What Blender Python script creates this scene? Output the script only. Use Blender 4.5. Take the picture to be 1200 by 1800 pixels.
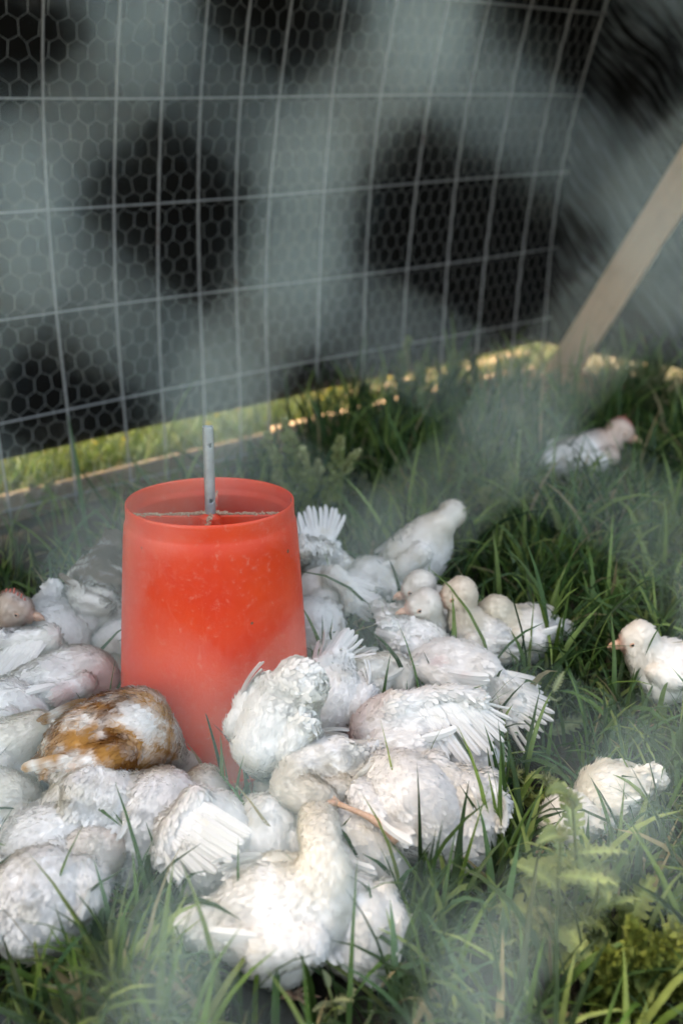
import bpy, math, random
import numpy as np
from mathutils import Vector, Matrix

for o in list(bpy.data.objects):
    bpy.data.objects.remove(o)
scene = bpy.context.scene
COL = scene.collection
RNG = np.random.default_rng(7)
random.seed(7)

# ------------------------------------------------------------------ camera
PITCH, FPX, CAM_H = math.radians(22.9), 1730.0, 1.2
cam_d = bpy.data.cameras.new('camera')
cam = bpy.data.objects.new('camera', cam_d)
COL.objects.link(cam)
cam.location = (0, 0, CAM_H)
cam.rotation_euler = (math.pi / 2 - PITCH, 0, 0)
cam_d.sensor_fit = 'VERTICAL'
cam_d.sensor_height = 36.0
cam_d.lens = 36.0 * FPX / 1800.0
cam_d.clip_start = 0.02
cam_d.clip_end = 400
cam_d.dof.use_dof = True
cam_d.dof.focus_distance = 1.74
cam_d.dof.aperture_fstop = cam_d.lens / 19.0
scene.camera = cam

# ------------------------------------------------------------------ daylight
SUN_EL = math.radians(50)
SUN_H = Vector((-0.95, 0.30, 0)).normalized()
world = bpy.data.worlds.new('World')
scene.world = world
world.use_nodes = True
wn = world.node_tree.nodes
wl = world.node_tree.links
wn.clear()
sky = wn.new('ShaderNodeTexSky')
sky.sky_type = 'NISHITA'
sky.sun_disc = False
sky.sun_elevation = SUN_EL
sky.sun_rotation = math.atan2(SUN_H.x, SUN_H.y)
sky.air_density = 1.0
sky.dust_density = 5.0
sky.ozone_density = 0.4
bg = wn.new('ShaderNodeBackground')
bg.inputs['Strength'].default_value = 0.15
wo = wn.new('ShaderNodeOutputWorld')
wl.new(sky.outputs[0], bg.inputs[0])
wl.new(bg.outputs[0], wo.inputs[0])

sd = bpy.data.lights.new('sun', 'SUN')
sun = bpy.data.objects.new('sun', sd)
COL.objects.link(sun)
sd.energy = 2.1
sd.angle = math.radians(0.53)
sd.color = (1.0, 0.955, 0.88)
sun_dir = Vector((SUN_H.x * math.cos(SUN_EL), SUN_H.y * math.cos(SUN_EL), math.sin(SUN_EL)))
sun.rotation_euler = sun_dir.to_track_quat('Z', 'Y').to_euler()
sun.location = sun_dir * 30

vs = scene.view_settings
vs.view_transform = 'Standard'
vs.look = 'None'
vs.gamma = 1
vs.exposure = 2.33
vs.use_white_balance = True
vs.white_balance_temperature = 8300
vs.white_balance_tint = 10
scene.render.engine = 'CYCLES'
scene.cycles.use_denoising = True
scene.cycles.max_bounces = 8
scene.cycles.diffuse_bounces = 6
scene.cycles.transparent_max_bounces = 8

# ------------------------------------------------------------------ helpers
CP, SP = math.cos(PITCH), math.sin(PITCH)


def ray(x, y):
    dx, dy = (x - 600) / FPX, -(y - 900) / FPX
    return np.array([dx, CP + dy * SP, -SP + dy * CP])


def P(x, y, z=0.0):
    """world point at height z seen in direction (x, y) of the photograph"""
    d = ray(x, y)
    return np.array([0, 0, CAM_H]) + d * ((z - CAM_H) / d[2])


def srgb(r, g, b):
    return tuple((c / 255 / 12.92) if c / 255 <= .04045 else ((c / 255 + .055) / 1.055) ** 2.4 for c in (r, g, b)) + (1,)


def mesh_from(name, V, F, mat=None, smooth=True, tint=None, normals=None, loops=None):
    """V (n,3); F list of faces or int array (m,k)"""
    me = bpy.data.meshes.new(name)
    V = np.asarray(V, dtype=np.float32)
    if isinstance(F, np.ndarray):
        m, k = F.shape
        me.vertices.add(len(V))
        me.vertices.foreach_set('co', V.ravel())
        me.loops.add(m * k)
        me.loops.foreach_set('vertex_index', F.astype(np.int32).ravel())
        me.polygons.add(m)
        me.polygons.foreach_set('loop_start', np.arange(0, m * k, k, dtype=np.int32))
        me.polygons.foreach_set('loop_total', np.full(m, k, dtype=np.int32))
        me.update(calc_edges=True)
    else:
        me.from_pydata([tuple(map(float, v)) for v in V], [], F)
        me.update()
    me.polygons.foreach_set('use_smooth', np.full(len(me.polygons), smooth, dtype=bool))
    if tint is not None:
        a = me.attributes.new('tint', 'FLOAT_COLOR', 'POINT')
        c = np.ones((len(V), 4), np.float32)
        c[:, :3] = tint
        a.data.foreach_set('color', c.ravel())
    if normals is not None:
        me.normals_split_custom_set_from_vertices(normals.astype(float).tolist())
    if mat is not None:
        me.materials.append(mat)
    return me


def obj(name, me, parent=None, loc=None, label=None, cat=None, group=None, kind=None):
    o = bpy.data.objects.new(name, me)
    COL.objects.link(o)
    if loc is not None:
        o.location = loc
    if parent is not None:
        o.parent = parent
    if label: o['label'] = label
    if cat: o['category'] = cat
    if group: o['group'] = group
    if kind: o['kind'] = kind
    return o


class MB:
    def __init__(s):
        s.v, s.f, s.n = [], [], 0

    def add(s, V, F):
        V = np.asarray(V, float)
        s.v.append(V)
        s.f += [tuple(int(i) + s.n for i in f) for f in F]
        s.n += len(V)
        return s

    def tube(s, pts, rad, seg=6, cap=True, closed=False):
        pts = [np.asarray(p, float) for p in pts]
        n = len(pts)
        rad = [rad] * n if np.isscalar(rad) else rad
        V, F = [], []
        up = np.array([0.13, 0.21, 0.97])
        pu = None
        for i in range(n):
            t = pts[min(i + 1, n - 1)] - pts[max(i - 1, 0)]
            t = t / (np.linalg.norm(t) + 1e-12)
            a = (up if abs(t @ up) < .95 else np.array([1., 0, 0])) if pu is None else pu
            b = np.cross(t, a); b /= np.linalg.norm(b) + 1e-12
            a2 = np.cross(b, t)
            pu = a2
            for k in range(seg):
                w = 2 * math.pi * k / seg
                V.append(pts[i] + rad[i] * (math.cos(w) * a2 + math.sin(w) * b))
        for i in range(n - 1):
            for k in range(seg):
                k2 = (k + 1) % seg
                F.append((i * seg + k, i * seg + k2, (i + 1) * seg + k2, (i + 1) * seg + k))
        if cap:
            F.append(tuple(range(seg))[::-1])
            F.append(tuple((n - 1) * seg + k for k in range(seg)))
        return s.add(V, F)

    def box(s, c, ax, hs, bev=0.003):
        """c centre, ax 3x3 rows = axes, hs half sizes; chamfered"""
        c = np.asarray(c, float)
        ax = np.asarray(ax, float)
        V, idx = [], {}
        for sx in (-1, 1):
            for sy in (-1, 1):
                for sz in (-1, 1):
                    for m in range(3):
                        q = np.array([sx * hs[0], sy * hs[1], sz * hs[2]], float)
                        for j in range(3):
                            if j != m:
                                q[j] -= np.sign(q[j]) * bev
                        idx[(sx, sy, sz, m)] = len(V)
                        V.append(c + q @ ax)
        F = []
        import itertools
        for m in range(3):
            for sg in (-1, 1):
                o1, o2 = [j for j in range(3) if j != m]
                f = []
                for a, b in ((-1, -1), (1, -1), (1, 1), (-1, 1)):
                    k = [0, 0, 0]; k[m] = sg; k[o1] = a; k[o2] = b
                    f.append(idx[tuple(k) + (m,)])
                flip = (sg < 0) ^ (m == 1)
                F.append(tuple(f[::-1]) if flip else tuple(f))
        for m1, m2 in ((0, 1), (0, 2), (1, 2)):
            o = 3 - m1 - m2
            for a in (-1, 1):
                for b in (-1, 1):
                    f = []
                    for (mm, c_) in ((m1, -1), (m1, 1), (m2, 1), (m2, -1)):
                        k = [0, 0, 0]; k[m1] = a; k[m2] = b; k[o] = c_
                        f.append(idx[tuple(k) + (mm,)])
                    F.append(tuple(f))
        for sx in (-1, 1):
            for sy in (-1, 1):
                for sz in (-1, 1):
                    F.append(tuple(idx[(sx, sy, sz, m)] for m in range(3)))
        return s.add(V, F)

    def mesh(s, name, mat, smooth=True):
        return mesh_from(name, np.concatenate(s.v), s.f, mat, smooth)


def fix_normals(me):
    import bmesh
    b = bmesh.new(); b.from_mesh(me)
    bmesh.ops.recalc_face_normals(b, faces=b.faces)
    b.to_mesh(me); b.free()


_nw = RNG.normal(size=(10, 3)); _np_ = RNG.uniform(0, 6.28, 10)


def noise3(Q, wl_, seed=0):
    """cheap smooth noise in [-1,1], wavelength wl_"""
    Q = np.asarray(Q)
    s = np.zeros(Q.shape[:-1])
    for i in range(10):
        k = np.roll(_nw[(i + seed) % 10], seed)
        s += np.sin(Q @ (k / wl_ * 4.0) + _np_[(i * 3 + seed) % 10] + seed * 1.7)
    return s / 4.0


# ------------------------------------------------------------------ materials
def mat_new(name):
    m = bpy.data.materials.new(name)
    m.use_nodes = True
    nt = m.node_tree
    return m, nt.nodes, nt.links, nt.nodes['Principled BSDF']


def set_in(b, **kw):
    for k, v in kw.items():
        b.inputs[k.replace('_', ' ')].default_value = v


def mixcol(N, L, a, b, fac, mode='MIX'):
    m = N.new('ShaderNodeMix'); m.data_type = 'RGBA'; m.blend_type = mode
    for sock, v in ((m.inputs[0], fac), (m.inputs[6], a), (m.inputs[7], b)):
        if hasattr(v, 'links') or isinstance(v, bpy.types.NodeSocket):
            L.new(v, sock)
        else:
            sock.default_value = v
    return m.outputs[2]


def ramp(N, L, src, stops):
    r = N.new('ShaderNodeValToRGB')
    e = r.color_ramp.elements
    while len(e) < len(stops): e.new(.5)
    for q, (p, c) in zip(e, stops):
        q.position = p; q.color = c if len(c) == 4 else tuple(c) + (1,)
    L.new(src, r.inputs[0])
    return r.outputs[0]


def noise(N, L, scale, detail=4, vec=None, rough=.55):
    n = N.new('ShaderNodeTexNoise')
    n.inputs['Scale'].default_value = scale
    n.inputs['Detail'].default_value = detail
    n.inputs['Roughness'].default_value = rough
    if vec is not None: L.new(vec, n.inputs['Vector'])
    return n.outputs['Fac']


def mapping(N, L, scale=(1, 1, 1), rot=(0, 0, 0), coord='Object'):
    tc = N.new('ShaderNodeTexCoord')
    mp = N.new('ShaderNodeMapping')
    mp.inputs['Scale'].default_value = scale
    mp.inputs['Rotation'].default_value = rot
    L.new(tc.outputs[coord], mp.inputs[0])
    return mp.outputs[0]


def bump(N, L, b, h, strength=.3, dist=.01):
    n = N.new('ShaderNodeBump')
    n.inputs['Strength'].default_value = strength
    n.inputs['Distance'].default_value = dist
    L.new(h, n.inputs['Height'])
    L.new(n.outputs[0], b.inputs['Normal'])


def leafy(name, spec=.25, trans=.35, rough=.45, lo=.82, hi=1.1):
    """thin material: tint attribute, part of the light passes through"""
    m, N, L, b = mat_new(name)
    at = N.new('ShaderNodeAttribute'); at.attribute_name = 'tint'
    vec = mapping(N, L)
    nz = noise(N, L, 60, 3, vec)
    sc = ramp(N, L, nz, [(.3, (lo, lo, lo)), (.7, (hi, hi, hi))])
    col = mixcol(N, L, at.outputs['Color'], sc, 1.0, 'MULTIPLY')
    L.new(col, b.inputs['Base Color'])
    set_in(b, Roughness=rough, Specular_IOR_Level=spec)
    tr = N.new('ShaderNodeBsdfTranslucent')
    L.new(col, tr.inputs['Color'])
    mx = N.new('ShaderNodeMixShader'); mx.inputs[0].default_value = trans
    L.new(b.outputs[0], mx.inputs[1]); L.new(tr.outputs[0], mx.inputs[2])
    L.new(mx.outputs[0], N['Material Output'].inputs['Surface'])
    return m


M_GRASS = leafy('grass_blade', .3, .38, .42)
M_PLUME = leafy('plumage', .08, .25, .9, .965, 1.01)
M_BODY = leafy('skin_down', .05, .0, .95, .965, 1.01)
M_WEED = leafy('weed_leaf', .2, .3, .6)


def make_skin(name, c1, c2, rough=.5):
    m, N, L, b = mat_new(name)
    vec = mapping(N, L)
    nz = noise(N, L, 220, 4, vec)
    L.new(ramp(N, L, nz, [(.35, c1), (.7, c2)]), b.inputs['Base Color'])
    set_in(b, Roughness=rough)
    b.inputs['Subsurface Weight'].default_value = .15
    b.inputs['Subsurface Scale'].default_value = .004
    bump(N, L, b, nz, .4, .001)
    return m


M_LEG = make_skin('scaly_leg_skin', (.48, .30, .20), (.62, .42, .30))
M_BEAK = make_skin('horn', (.62, .36, .24), (.72, .48, .34), .35)
M_COMB = make_skin('comb_skin', (.55, .14, .10), (.68, .24, .18))
M_SKIN = make_skin('bare_pink_skin', (.62, .30, .26), (.78, .48, .42))
m, N, L, b = mat_new('eye'); M_EYE = m
set_in(b, Base_Color=(.012, .008, .006, 1), Roughness=.08)


def plastic_red():
    m, N, L, b = mat_new('red_plastic')
    v = mapping(N, L)
    n1 = noise(N, L, 7, 6, v)
    n2 = noise(N, L, 90, 8, v, .75)
    vz = mapping(N, L, (60, 60, 4))
    n3 = noise(N, L, 3, 6, vz, .7)
    base = ramp(N, L, n1, [(.3, (.66, .028, .005)), (.7, (.76, .060, .010))])
    dust = ramp(N, L, n2, [(.55, (0, 0, 0)), (.76, (.4, .4, .4))])
    c = mixcol(N, L, base, (.62, .36, .26, 1), dust)
    vo = N.new('ShaderNodeTexVoronoi'); vo.inputs['Scale'].default_value = 22
    L.new(v, vo.inputs['Vector'])
    thr = noise(N, L, 5, 3, v)
    mm = N.new('ShaderNodeMath'); mm.operation = 'LESS_THAN'
    mu = N.new('ShaderNodeMath'); mu.operation = 'MULTIPLY'; mu.inputs[1].default_value = .16
    L.new(thr, mu.inputs[0]); L.new(vo.outputs['Distance'], mm.inputs[0]); L.new(mu.outputs[0], mm.inputs[1])
    sep = N.new('ShaderNodeSeparateColor'); L.new(vo.outputs['Color'], sep.inputs[0])
    gt = N.new('ShaderNodeMath'); gt.operation = 'GREATER_THAN'; gt.inputs[1].default_value = .55
    L.new(sep.outputs[0], gt.inputs[0])
    ml = N.new('ShaderNodeMath'); ml.operation = 'MULTIPLY'
    L.new(mm.outputs[0], ml.inputs[0]); L.new(gt.outputs[0], ml.inputs[1])
    c = mixcol(N, L, c, (.20, .075, .04, 1), ml.outputs[0])
    scr = ramp(N, L, n3, [(.60, (0, 0, 0)), (.72, (.25, .25, .25))])
    c = mixcol(N, L, c, (.75, .25, .16, 1), scr)
    L.new(c, b.inputs['Base Color'])
    rg = ramp(N, L, n2, [(.4, (.34, .34, .34)), (.7, (.6, .6, .6))])
    L.new(rg, b.inputs['Roughness'])
    bump(N, L, b, n2, .12, .001)
    return m


M_RED = plastic_red()


def metal(name, c1, c2, rough=.45, rust=0.0, metallic=.8, scale=80):
    m, N, L, b = mat_new(name)
    v = mapping(N, L)
    nz = noise(N, L, scale, 5, v)
    c = ramp(N, L, nz, [(.35, c1), (.7, c2)])
    if rust:
        n2 = noise(N, L, 6, 6, v, .7)
        c = mixcol(N, L, c, (.16, .06, .025, 1), ramp(N, L, n2, [(.62, (0, 0, 0)), (.70, (rust, rust, rust))]))
    L.new(c, b.inputs['Base Color'])
    set_in(b, Metallic=metallic, Roughness=rough)
    bump(N, L, b, nz, .1, .0005)
    return m


M_ZINC = metal('galvanised_steel', (.33, .36, .38), (.46, .49, .50), .5)
M_WIRE = metal('galvanised_wire', (.30, .31, .31), (.44, .45, .44), .55, .9, .35)
M_NET = metal('netting_wire', (.32, .34, .33), (.44, .46, .44), .6, .4, .2)
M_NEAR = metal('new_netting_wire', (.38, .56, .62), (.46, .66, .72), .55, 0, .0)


def wood(name, c1, c2, knot=True, rough=.75):
    m, N, L, b = mat_new(name)
    v = mapping(N, L, (1.6, 26, 26))
    w = noise(N, L, 2.2, 8, v, .65)
    v2 = mapping(N, L)
    n2 = noise(N, L, 9, 4, v2)
    c = ramp(N, L, w, [(.3, c1), (.7, c2)])
    c = mixcol(N, L, c, (.55, .5, .45, 1), ramp(N, L, n2, [(.5, (0, 0, 0)), (.8, (.5, .5, .5))]), 'MULTIPLY')
    if knot:
        vo = N.new('ShaderNodeTexVoronoi'); vo.inputs['Scale'].default_value = 5.5
        L.new(mapping(N, L, (.55, 1, 1)), vo.inputs['Vector'])
        c = mixcol(N, L, c, (.11, .055, .03, 1), ramp(N, L, vo.outputs['Distance'], [(.055, (.9, .9, .9)), (.10, (0, 0, 0))]))
    L.new(c, b.inputs['Base Color'])
    set_in(b, Roughness=rough)
    bump(N, L, b, w, .35, .003)
    return m


M_PINE = wood('pine_board', (.54, .35, .21), (.68, .49, .33))
M_OLDW = wood('weathered_board', (.15, .105, .062), (.25, .18, .115))


def tarp_mat(name, streak=0.0):
    m, N, L, b = mat_new(name)
    v = mapping(N, L)
    n1 = noise(N, L, 3.0, 6, v)
    wv = N.new('ShaderNodeTexWave'); wv.inputs['Scale'].default_value = 260
    wv.inputs['Distortion'].default_value = .6
    L.new(v, wv.inputs['Vector'])
    c = ramp(N, L, n1, [(.3, (.0035, .0032, .0027)), (.7, (.007, .0065, .0055))])
    if streak:  # scratches plus glossy reflections, drawn as pale streaks in the base colour
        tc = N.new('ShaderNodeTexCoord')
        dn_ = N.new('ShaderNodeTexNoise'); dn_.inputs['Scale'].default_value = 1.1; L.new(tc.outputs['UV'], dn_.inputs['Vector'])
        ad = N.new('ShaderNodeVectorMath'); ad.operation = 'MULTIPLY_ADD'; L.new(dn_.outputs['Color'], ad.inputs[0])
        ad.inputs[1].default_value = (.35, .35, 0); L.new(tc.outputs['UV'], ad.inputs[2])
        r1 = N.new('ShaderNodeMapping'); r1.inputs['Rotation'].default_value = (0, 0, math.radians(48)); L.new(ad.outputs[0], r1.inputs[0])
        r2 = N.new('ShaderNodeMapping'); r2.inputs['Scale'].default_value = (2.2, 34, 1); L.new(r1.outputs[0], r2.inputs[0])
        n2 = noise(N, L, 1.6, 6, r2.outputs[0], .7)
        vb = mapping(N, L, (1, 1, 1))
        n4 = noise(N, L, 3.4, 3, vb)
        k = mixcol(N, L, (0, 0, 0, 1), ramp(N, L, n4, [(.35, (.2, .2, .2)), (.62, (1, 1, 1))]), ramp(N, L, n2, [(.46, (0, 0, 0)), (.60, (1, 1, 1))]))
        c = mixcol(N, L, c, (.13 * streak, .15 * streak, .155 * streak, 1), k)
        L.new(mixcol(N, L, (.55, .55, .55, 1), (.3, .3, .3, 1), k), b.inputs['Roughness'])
    else:
        set_in(b, Roughness=.62)
    L.new(c, b.inputs['Base Color'])
    set_in(b, Specular_IOR_Level=.12)
    bump(N, L, b, n1, .5, .03)
    return m


M_TARP = tarp_mat('black_tarpaulin')
M_TARP2 = tarp_mat('scuff_sheen_tarpaulin', 1.0)

m, N, L, b = mat_new('soil'); M_SOIL = m
v = mapping(N, L)
n1 = noise(N, L, 5, 8, v, .7)
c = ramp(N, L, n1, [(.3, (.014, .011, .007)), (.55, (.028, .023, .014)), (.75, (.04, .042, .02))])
L.new(c, b.inputs['Base Color']); set_in(b, Roughness=.95)
bump(N, L, b, n1, .8, .03)

m, N, L, b = mat_new('feed_crumbs'); M_CRUMB = m
v = mapping(N, L)
n1 = noise(N, L, 300, 3, v, .7)
L.new(ramp(N, L, n1, [(.35, (.28, .13, .07)), (.6, (.60, .45, .30))]), b.inputs['Base Color']); set_in(b, Roughness=.9)
bump(N, L, b, n1, .8, .003)

# ------------------------------------------------------------------ ground
n = 90
gx = np.concatenate([np.linspace(-60, -3.2, 12), np.linspace(-3, 4, n), np.linspace(4.3, 60, 12)])
gy = np.concatenate([np.linspace(-60, -1.4, 12), np.linspace(-1.2, 7, n), np.linspace(7.4, 90, 14)])
GX, GY = np.meshgrid(gx, gy, indexing='ij')


def ground_z(x, y):
    q = np.stack([x, y, 0 * x], -1)
    return 0.008 * noise3(q, .9, 2) + .004 * noise3(q, .25, 5) - .010


GV = np.stack([GX, GY, ground_z(GX, GY)], -1).reshape(-1, 3)
a, bq = GX.shape
ii, jj = np.meshgrid(np.arange(a - 1), np.arange(bq - 1), indexing='ij')
GF = np.stack([ii * bq + jj, (ii + 1) * bq + jj, (ii + 1) * bq + jj + 1, ii * bq + jj + 1], -1).reshape(-1, 4)
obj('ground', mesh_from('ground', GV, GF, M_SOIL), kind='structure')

# ------------------------------------------------------------------ pen walls (hoop shaped)
WA = np.array([-1.034, 2.73]); WU = np.array([.783, .623]); WN = np.array([.623, -.783])
S_C = 2.494
RU = np.array([.705, -.709]); RC = WA + WU * S_C                         # right wall direction from the corner
RN = np.array([-.709, -.705])                                            # its inward normal


def hoop(z):
    return 0.0 if z < .45 else .145 * (z - .45) ** 2


def W3(s, z, d=0.0):
    q = WA + WU * s + WN * (d + hoop(z))
    return np.array([q[0], q[1], z])


def R3(s, z, d=0.0):
    q = RC + RU * s + RN * (d + .08 * max(0, z - .4) ** 2)
    return np.array([q[0], q[1], z])


# welded wire panel: every wire a part
panel = obj('wire_panel', None, loc=W3(1.2, 0), label='welded galvanised stock panel of wide rectangles in front of the black tarp', cat='wire panel')
po = np.array(panel.location)
vs_s = [-2.2, -1.99, -1.79, -1.59, -1.38, -1.18, -.97, -.77, -.57, -.36, -.16, .04, .25, .45, .59, .73, .87, 1.0, 1.21, 1.42, 1.63, 1.83, 2.04, 2.26, 2.44]
for s in vs_s:
    zz = np.linspace(-.02, 1.66, 24)
    ph = random.uniform(0, 6)
    me = MB().tube([W3(s + .006 * math.sin(z * 3 + ph) + .012 * (z - .6) * random.uniform(.9, 1), z, .004 * math.sin(z * 4 + ph)) - po for z in zz], .0037, 6).mesh('vertical_wire', M_WIRE)
    obj('vertical_wire', me, panel)
for z in (.04, .32, .612, .91, 1.2, 1.49):
    ph = random.uniform(0, 6)
    me = MB().tube([W3(s, z + .006 * math.sin(s * 2.2 + ph), .0062) - po for s in np.linspace(-2.25, 2.47, 40)], .0029, 6).mesh('horizontal_wire', M_WIRE)
    obj('horizontal_wire', me, panel)


def hexnet(fn, s0, s1, z0, z1, cw, ch, v, r_twist, r_wire, jit, seg=4, rng=None):
    """chicken wire: cells cw wide, rows ch apart, twisted sides v tall; fn maps (s,z) to a point"""
    mb = MB()
    rows = int((z1 - z0) / ch) + 1
    cols = int((s1 - s0) / cw) + 1
    nodes = {}

    def nd(i, j, t):
        k = (i, j, t)
        if k not in nodes:
            off = .5 * cw if j % 2 else 0
            s = s0 + i * cw + off
            z = z0 + j * ch + (v / 2 if t else -v / 2)
            nodes[k] = fn(s + rng.normal() * jit, z + rng.normal() * jit)
        return nodes[k]
    for j in range(rows):
        for i in range(cols):
            a_, b_ = nd(i, j, 0), nd(i, j, 1)
            mb.tube([a_, b_], r_twist, seg, cap=False)
            if j + 1 < rows:
                l = i - 1 if j % 2 == 0 else i
                for q in (l, l + 1):
                    if 0 <= q < cols:
                        c_ = nd(q, j + 1, 0)
                        mid = (b_ + c_) / 2 + rng.normal(size=3) * jit * .2
                        mb.tube([b_, mid, c_], r_wire, seg, cap=False)
    return mb


net = hexnet(lambda s, z: W3(s, z, -.0075 + .004 * math.sin(s * 9 + z * 5)) - po, -1.5, 2.46, .06, 1.62, .0545, .0500, .034, .00095, .0006, .0022, 3, np.random.default_rng(3))
ne = obj('hexagonal_netting', net.mesh('hexagonal_netting', M_NET), loc=po, label='fine hexagonal chicken wire stretched between stock panel and black tarp', cat='chicken wire')

# tarpaulin: goes up the hoop and over the top
prof = [(.045, -.055), (.17, -.055), (.19, -.051), (.45, -.045)] + [(z_, hoop(z_) - .045) for z_ in (.6, .8, 1.0, 1.2, 1.4, 1.55)] + [(1.68, .24), (1.80, .46), (1.88, .75), (1.93, 1.20)]


def tarp_sheet(base, U, Nn, s0, s1, ns, mat, name, wob, z_low, ds_k=1.0):
    prof_ = [(z_low, -.055)] + prof[2:]
    zs, ds = np.array([q[0] for q in prof_]), np.array([q[1] for q in prof_])
    ds = np.where(ds > 0, ds * ds_k, ds)
    tt = np.concatenate([[0], np.cumsum(np.hypot(np.diff(zs), np.diff(ds)))])
    tq = np.linspace(0, tt[-1], 70)
    zq, dq = np.interp(tq, tt, zs), np.interp(tq, tt, ds)
    S = np.linspace(s0, s1, ns)
    SS, TT = np.meshgrid(S, np.arange(70), indexing='ij')
    Z = zq[TT]; D = dq[TT].copy()
    q = np.stack([SS, tq[TT], 0 * SS], -1)
    env = np.clip(tq[TT] * 6, 0.25, 1)
    D += wob * env * (noise3(q, .8, 1) * .6 + noise3(q * np.array([1, .35, 1]), .3, 4) * .4) - wob
    Z = Z + .012 * noise3(q, 1.1, 3) * (TT == 0)
    XY = base[None, None] + U * SS[..., None] + Nn * D[..., None]
    V = np.concatenate([XY, Z[..., None]], -1).reshape(-1, 3)
    i_, j_ = np.meshgrid(np.arange(ns - 1), np.arange(69), indexing='ij')
    F = np.stack([i_ * 70 + j_, (i_ + 1) * 70 + j_, (i_ + 1) * 70 + j_ + 1, i_ * 70 + j_ + 1], -1).reshape(-1, 4)
    me = mesh_from(name, V, F, mat)
    uv = me.uv_layers.new(name='sheet')
    fl_ = F.ravel()
    uv.data.foreach_set('uv', np.stack([S[fl_ // 70], tq[fl_ % 70]], -1).astype(np.float32).ravel())
    return me


t = obj('tarpaulin', tarp_sheet(WA, WU, WN, -3.6, S_C + .30, 120, M_TARP, 'tarpaulin', .012, .185), label='black plastic tarpaulin hung behind the wire panel on the long wall', cat='tarpaulin')
md = t.modifiers.new('thickness', 'SOLIDIFY'); md.thickness = .0012
t = obj('tarpaulin', tarp_sheet(RC, RU, RN, -.30, 3.4, 110, M_TARP2, 'tarpaulin', .03, .17, .25), label='scuffed black tarpaulin with painted sheen streaks on the end wall behind the wooden brace', cat='tarpaulin')
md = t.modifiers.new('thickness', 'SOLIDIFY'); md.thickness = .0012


# timber
def board(name, a, b_, h, th, upv, mat, label, cat='timber board', group=None, parent=None):
    a, b_ = np.asarray(a, float), np.asarray(b_, float)
    x = b_ - a; Ln = np.linalg.norm(x); x /= Ln
    up = np.asarray(upv, float); up = up - x * (up @ x); up /= np.linalg.norm(up)
    y = np.cross(up, x)
    me = MB().box((0, 0, 0), np.eye(3), (Ln / 2, th / 2, h / 2), .004).mesh(name, mat, False)
    fix_normals(me)
    o = obj(name, me, parent, label=label, cat=cat, group=group)
    R = Matrix((tuple(x), tuple(y), tuple(up))).transposed().to_4x4()
    o.matrix_world = Matrix.Translation(Vector((a + b_) / 2)) @ R
    return o


def wb(s, z, d): q = WA + WU * s + WN * d; return (q[0], q[1], z)
def rb(s, z, d): q = RC + RU * s + RN * d; return (q[0], q[1], z)


board('timber_board', wb(-2.6, .043, -.020), wb(1.02, .043, -.020), .092, .018, (0, 0, 1), M_OLDW, 'weathered brown base board along the left of the long wall behind the feeder')
board('timber_board', wb(1.03, .05, -.03), wb(2.42, .052, -.03), .095, .038, (0, 0, 1), M_PINE, 'pale base board of the long wall behind the grass, running into the far corner')
board('timber_board', rb(.03, .05, -.0), rb(2.4, .05, -.0), .11, .038, (0, 0, 1), M_PINE, 'tan base board of the end wall right of the far corner')
board('timber_board', wb(1.6, .03, -.30), wb(2.75, .035, -.36), .045, .09, (0, 0, 1), M_PINE, 'sunlit loose board lying outside the pen beyond the far corner')


def RW(x, y, d):
    dr = ray(x, y); o = np.array([0, 0, CAM_H])
    N3 = np.array([RN[0], RN[1], 0]); p0 = np.array([RC[0], RC[1], 0]) + N3 * d
    t_ = ((p0 - o) @ N3) / (dr @ N3)
    return o + dr * t_


b0 = RW(978, 668, .10); b1 = RW(1203, 312, .22)
bd = (b1 - b0)
b1e = b0 + bd * 1.75
b0e = b0 - bd * .06
board('diagonal_brace', b0e, b1e, .132, .036, (-.3, .1, 1), M_PINE, 'pale pine brace with a dark knot leaning up diagonally from the far corner', 'wooden brace')

# ------------------------------------------------------------------ the netting of the near wall, just in front of the lens
DEP = .155
k_ = DEP / FPX
c0 = np.array([0, 0, CAM_H]) + np.array([0, CP, -SP]) * DEP
ex = np.array([1., 0, 0]); ey = np.array([0, SP, CP])


def nearpt(u, v):   # u, v in metres in the sheet, slightly bowed
    w = .02 * (u * u + .4 * v * v)
    return c0 + ex * u + ey * v - np.array([0, CP, -SP]) * w


nr = np.random.default_rng(12)
A1 = np.array([505, -20]) * k_; A2 = np.array([-185, -328]) * k_


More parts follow.
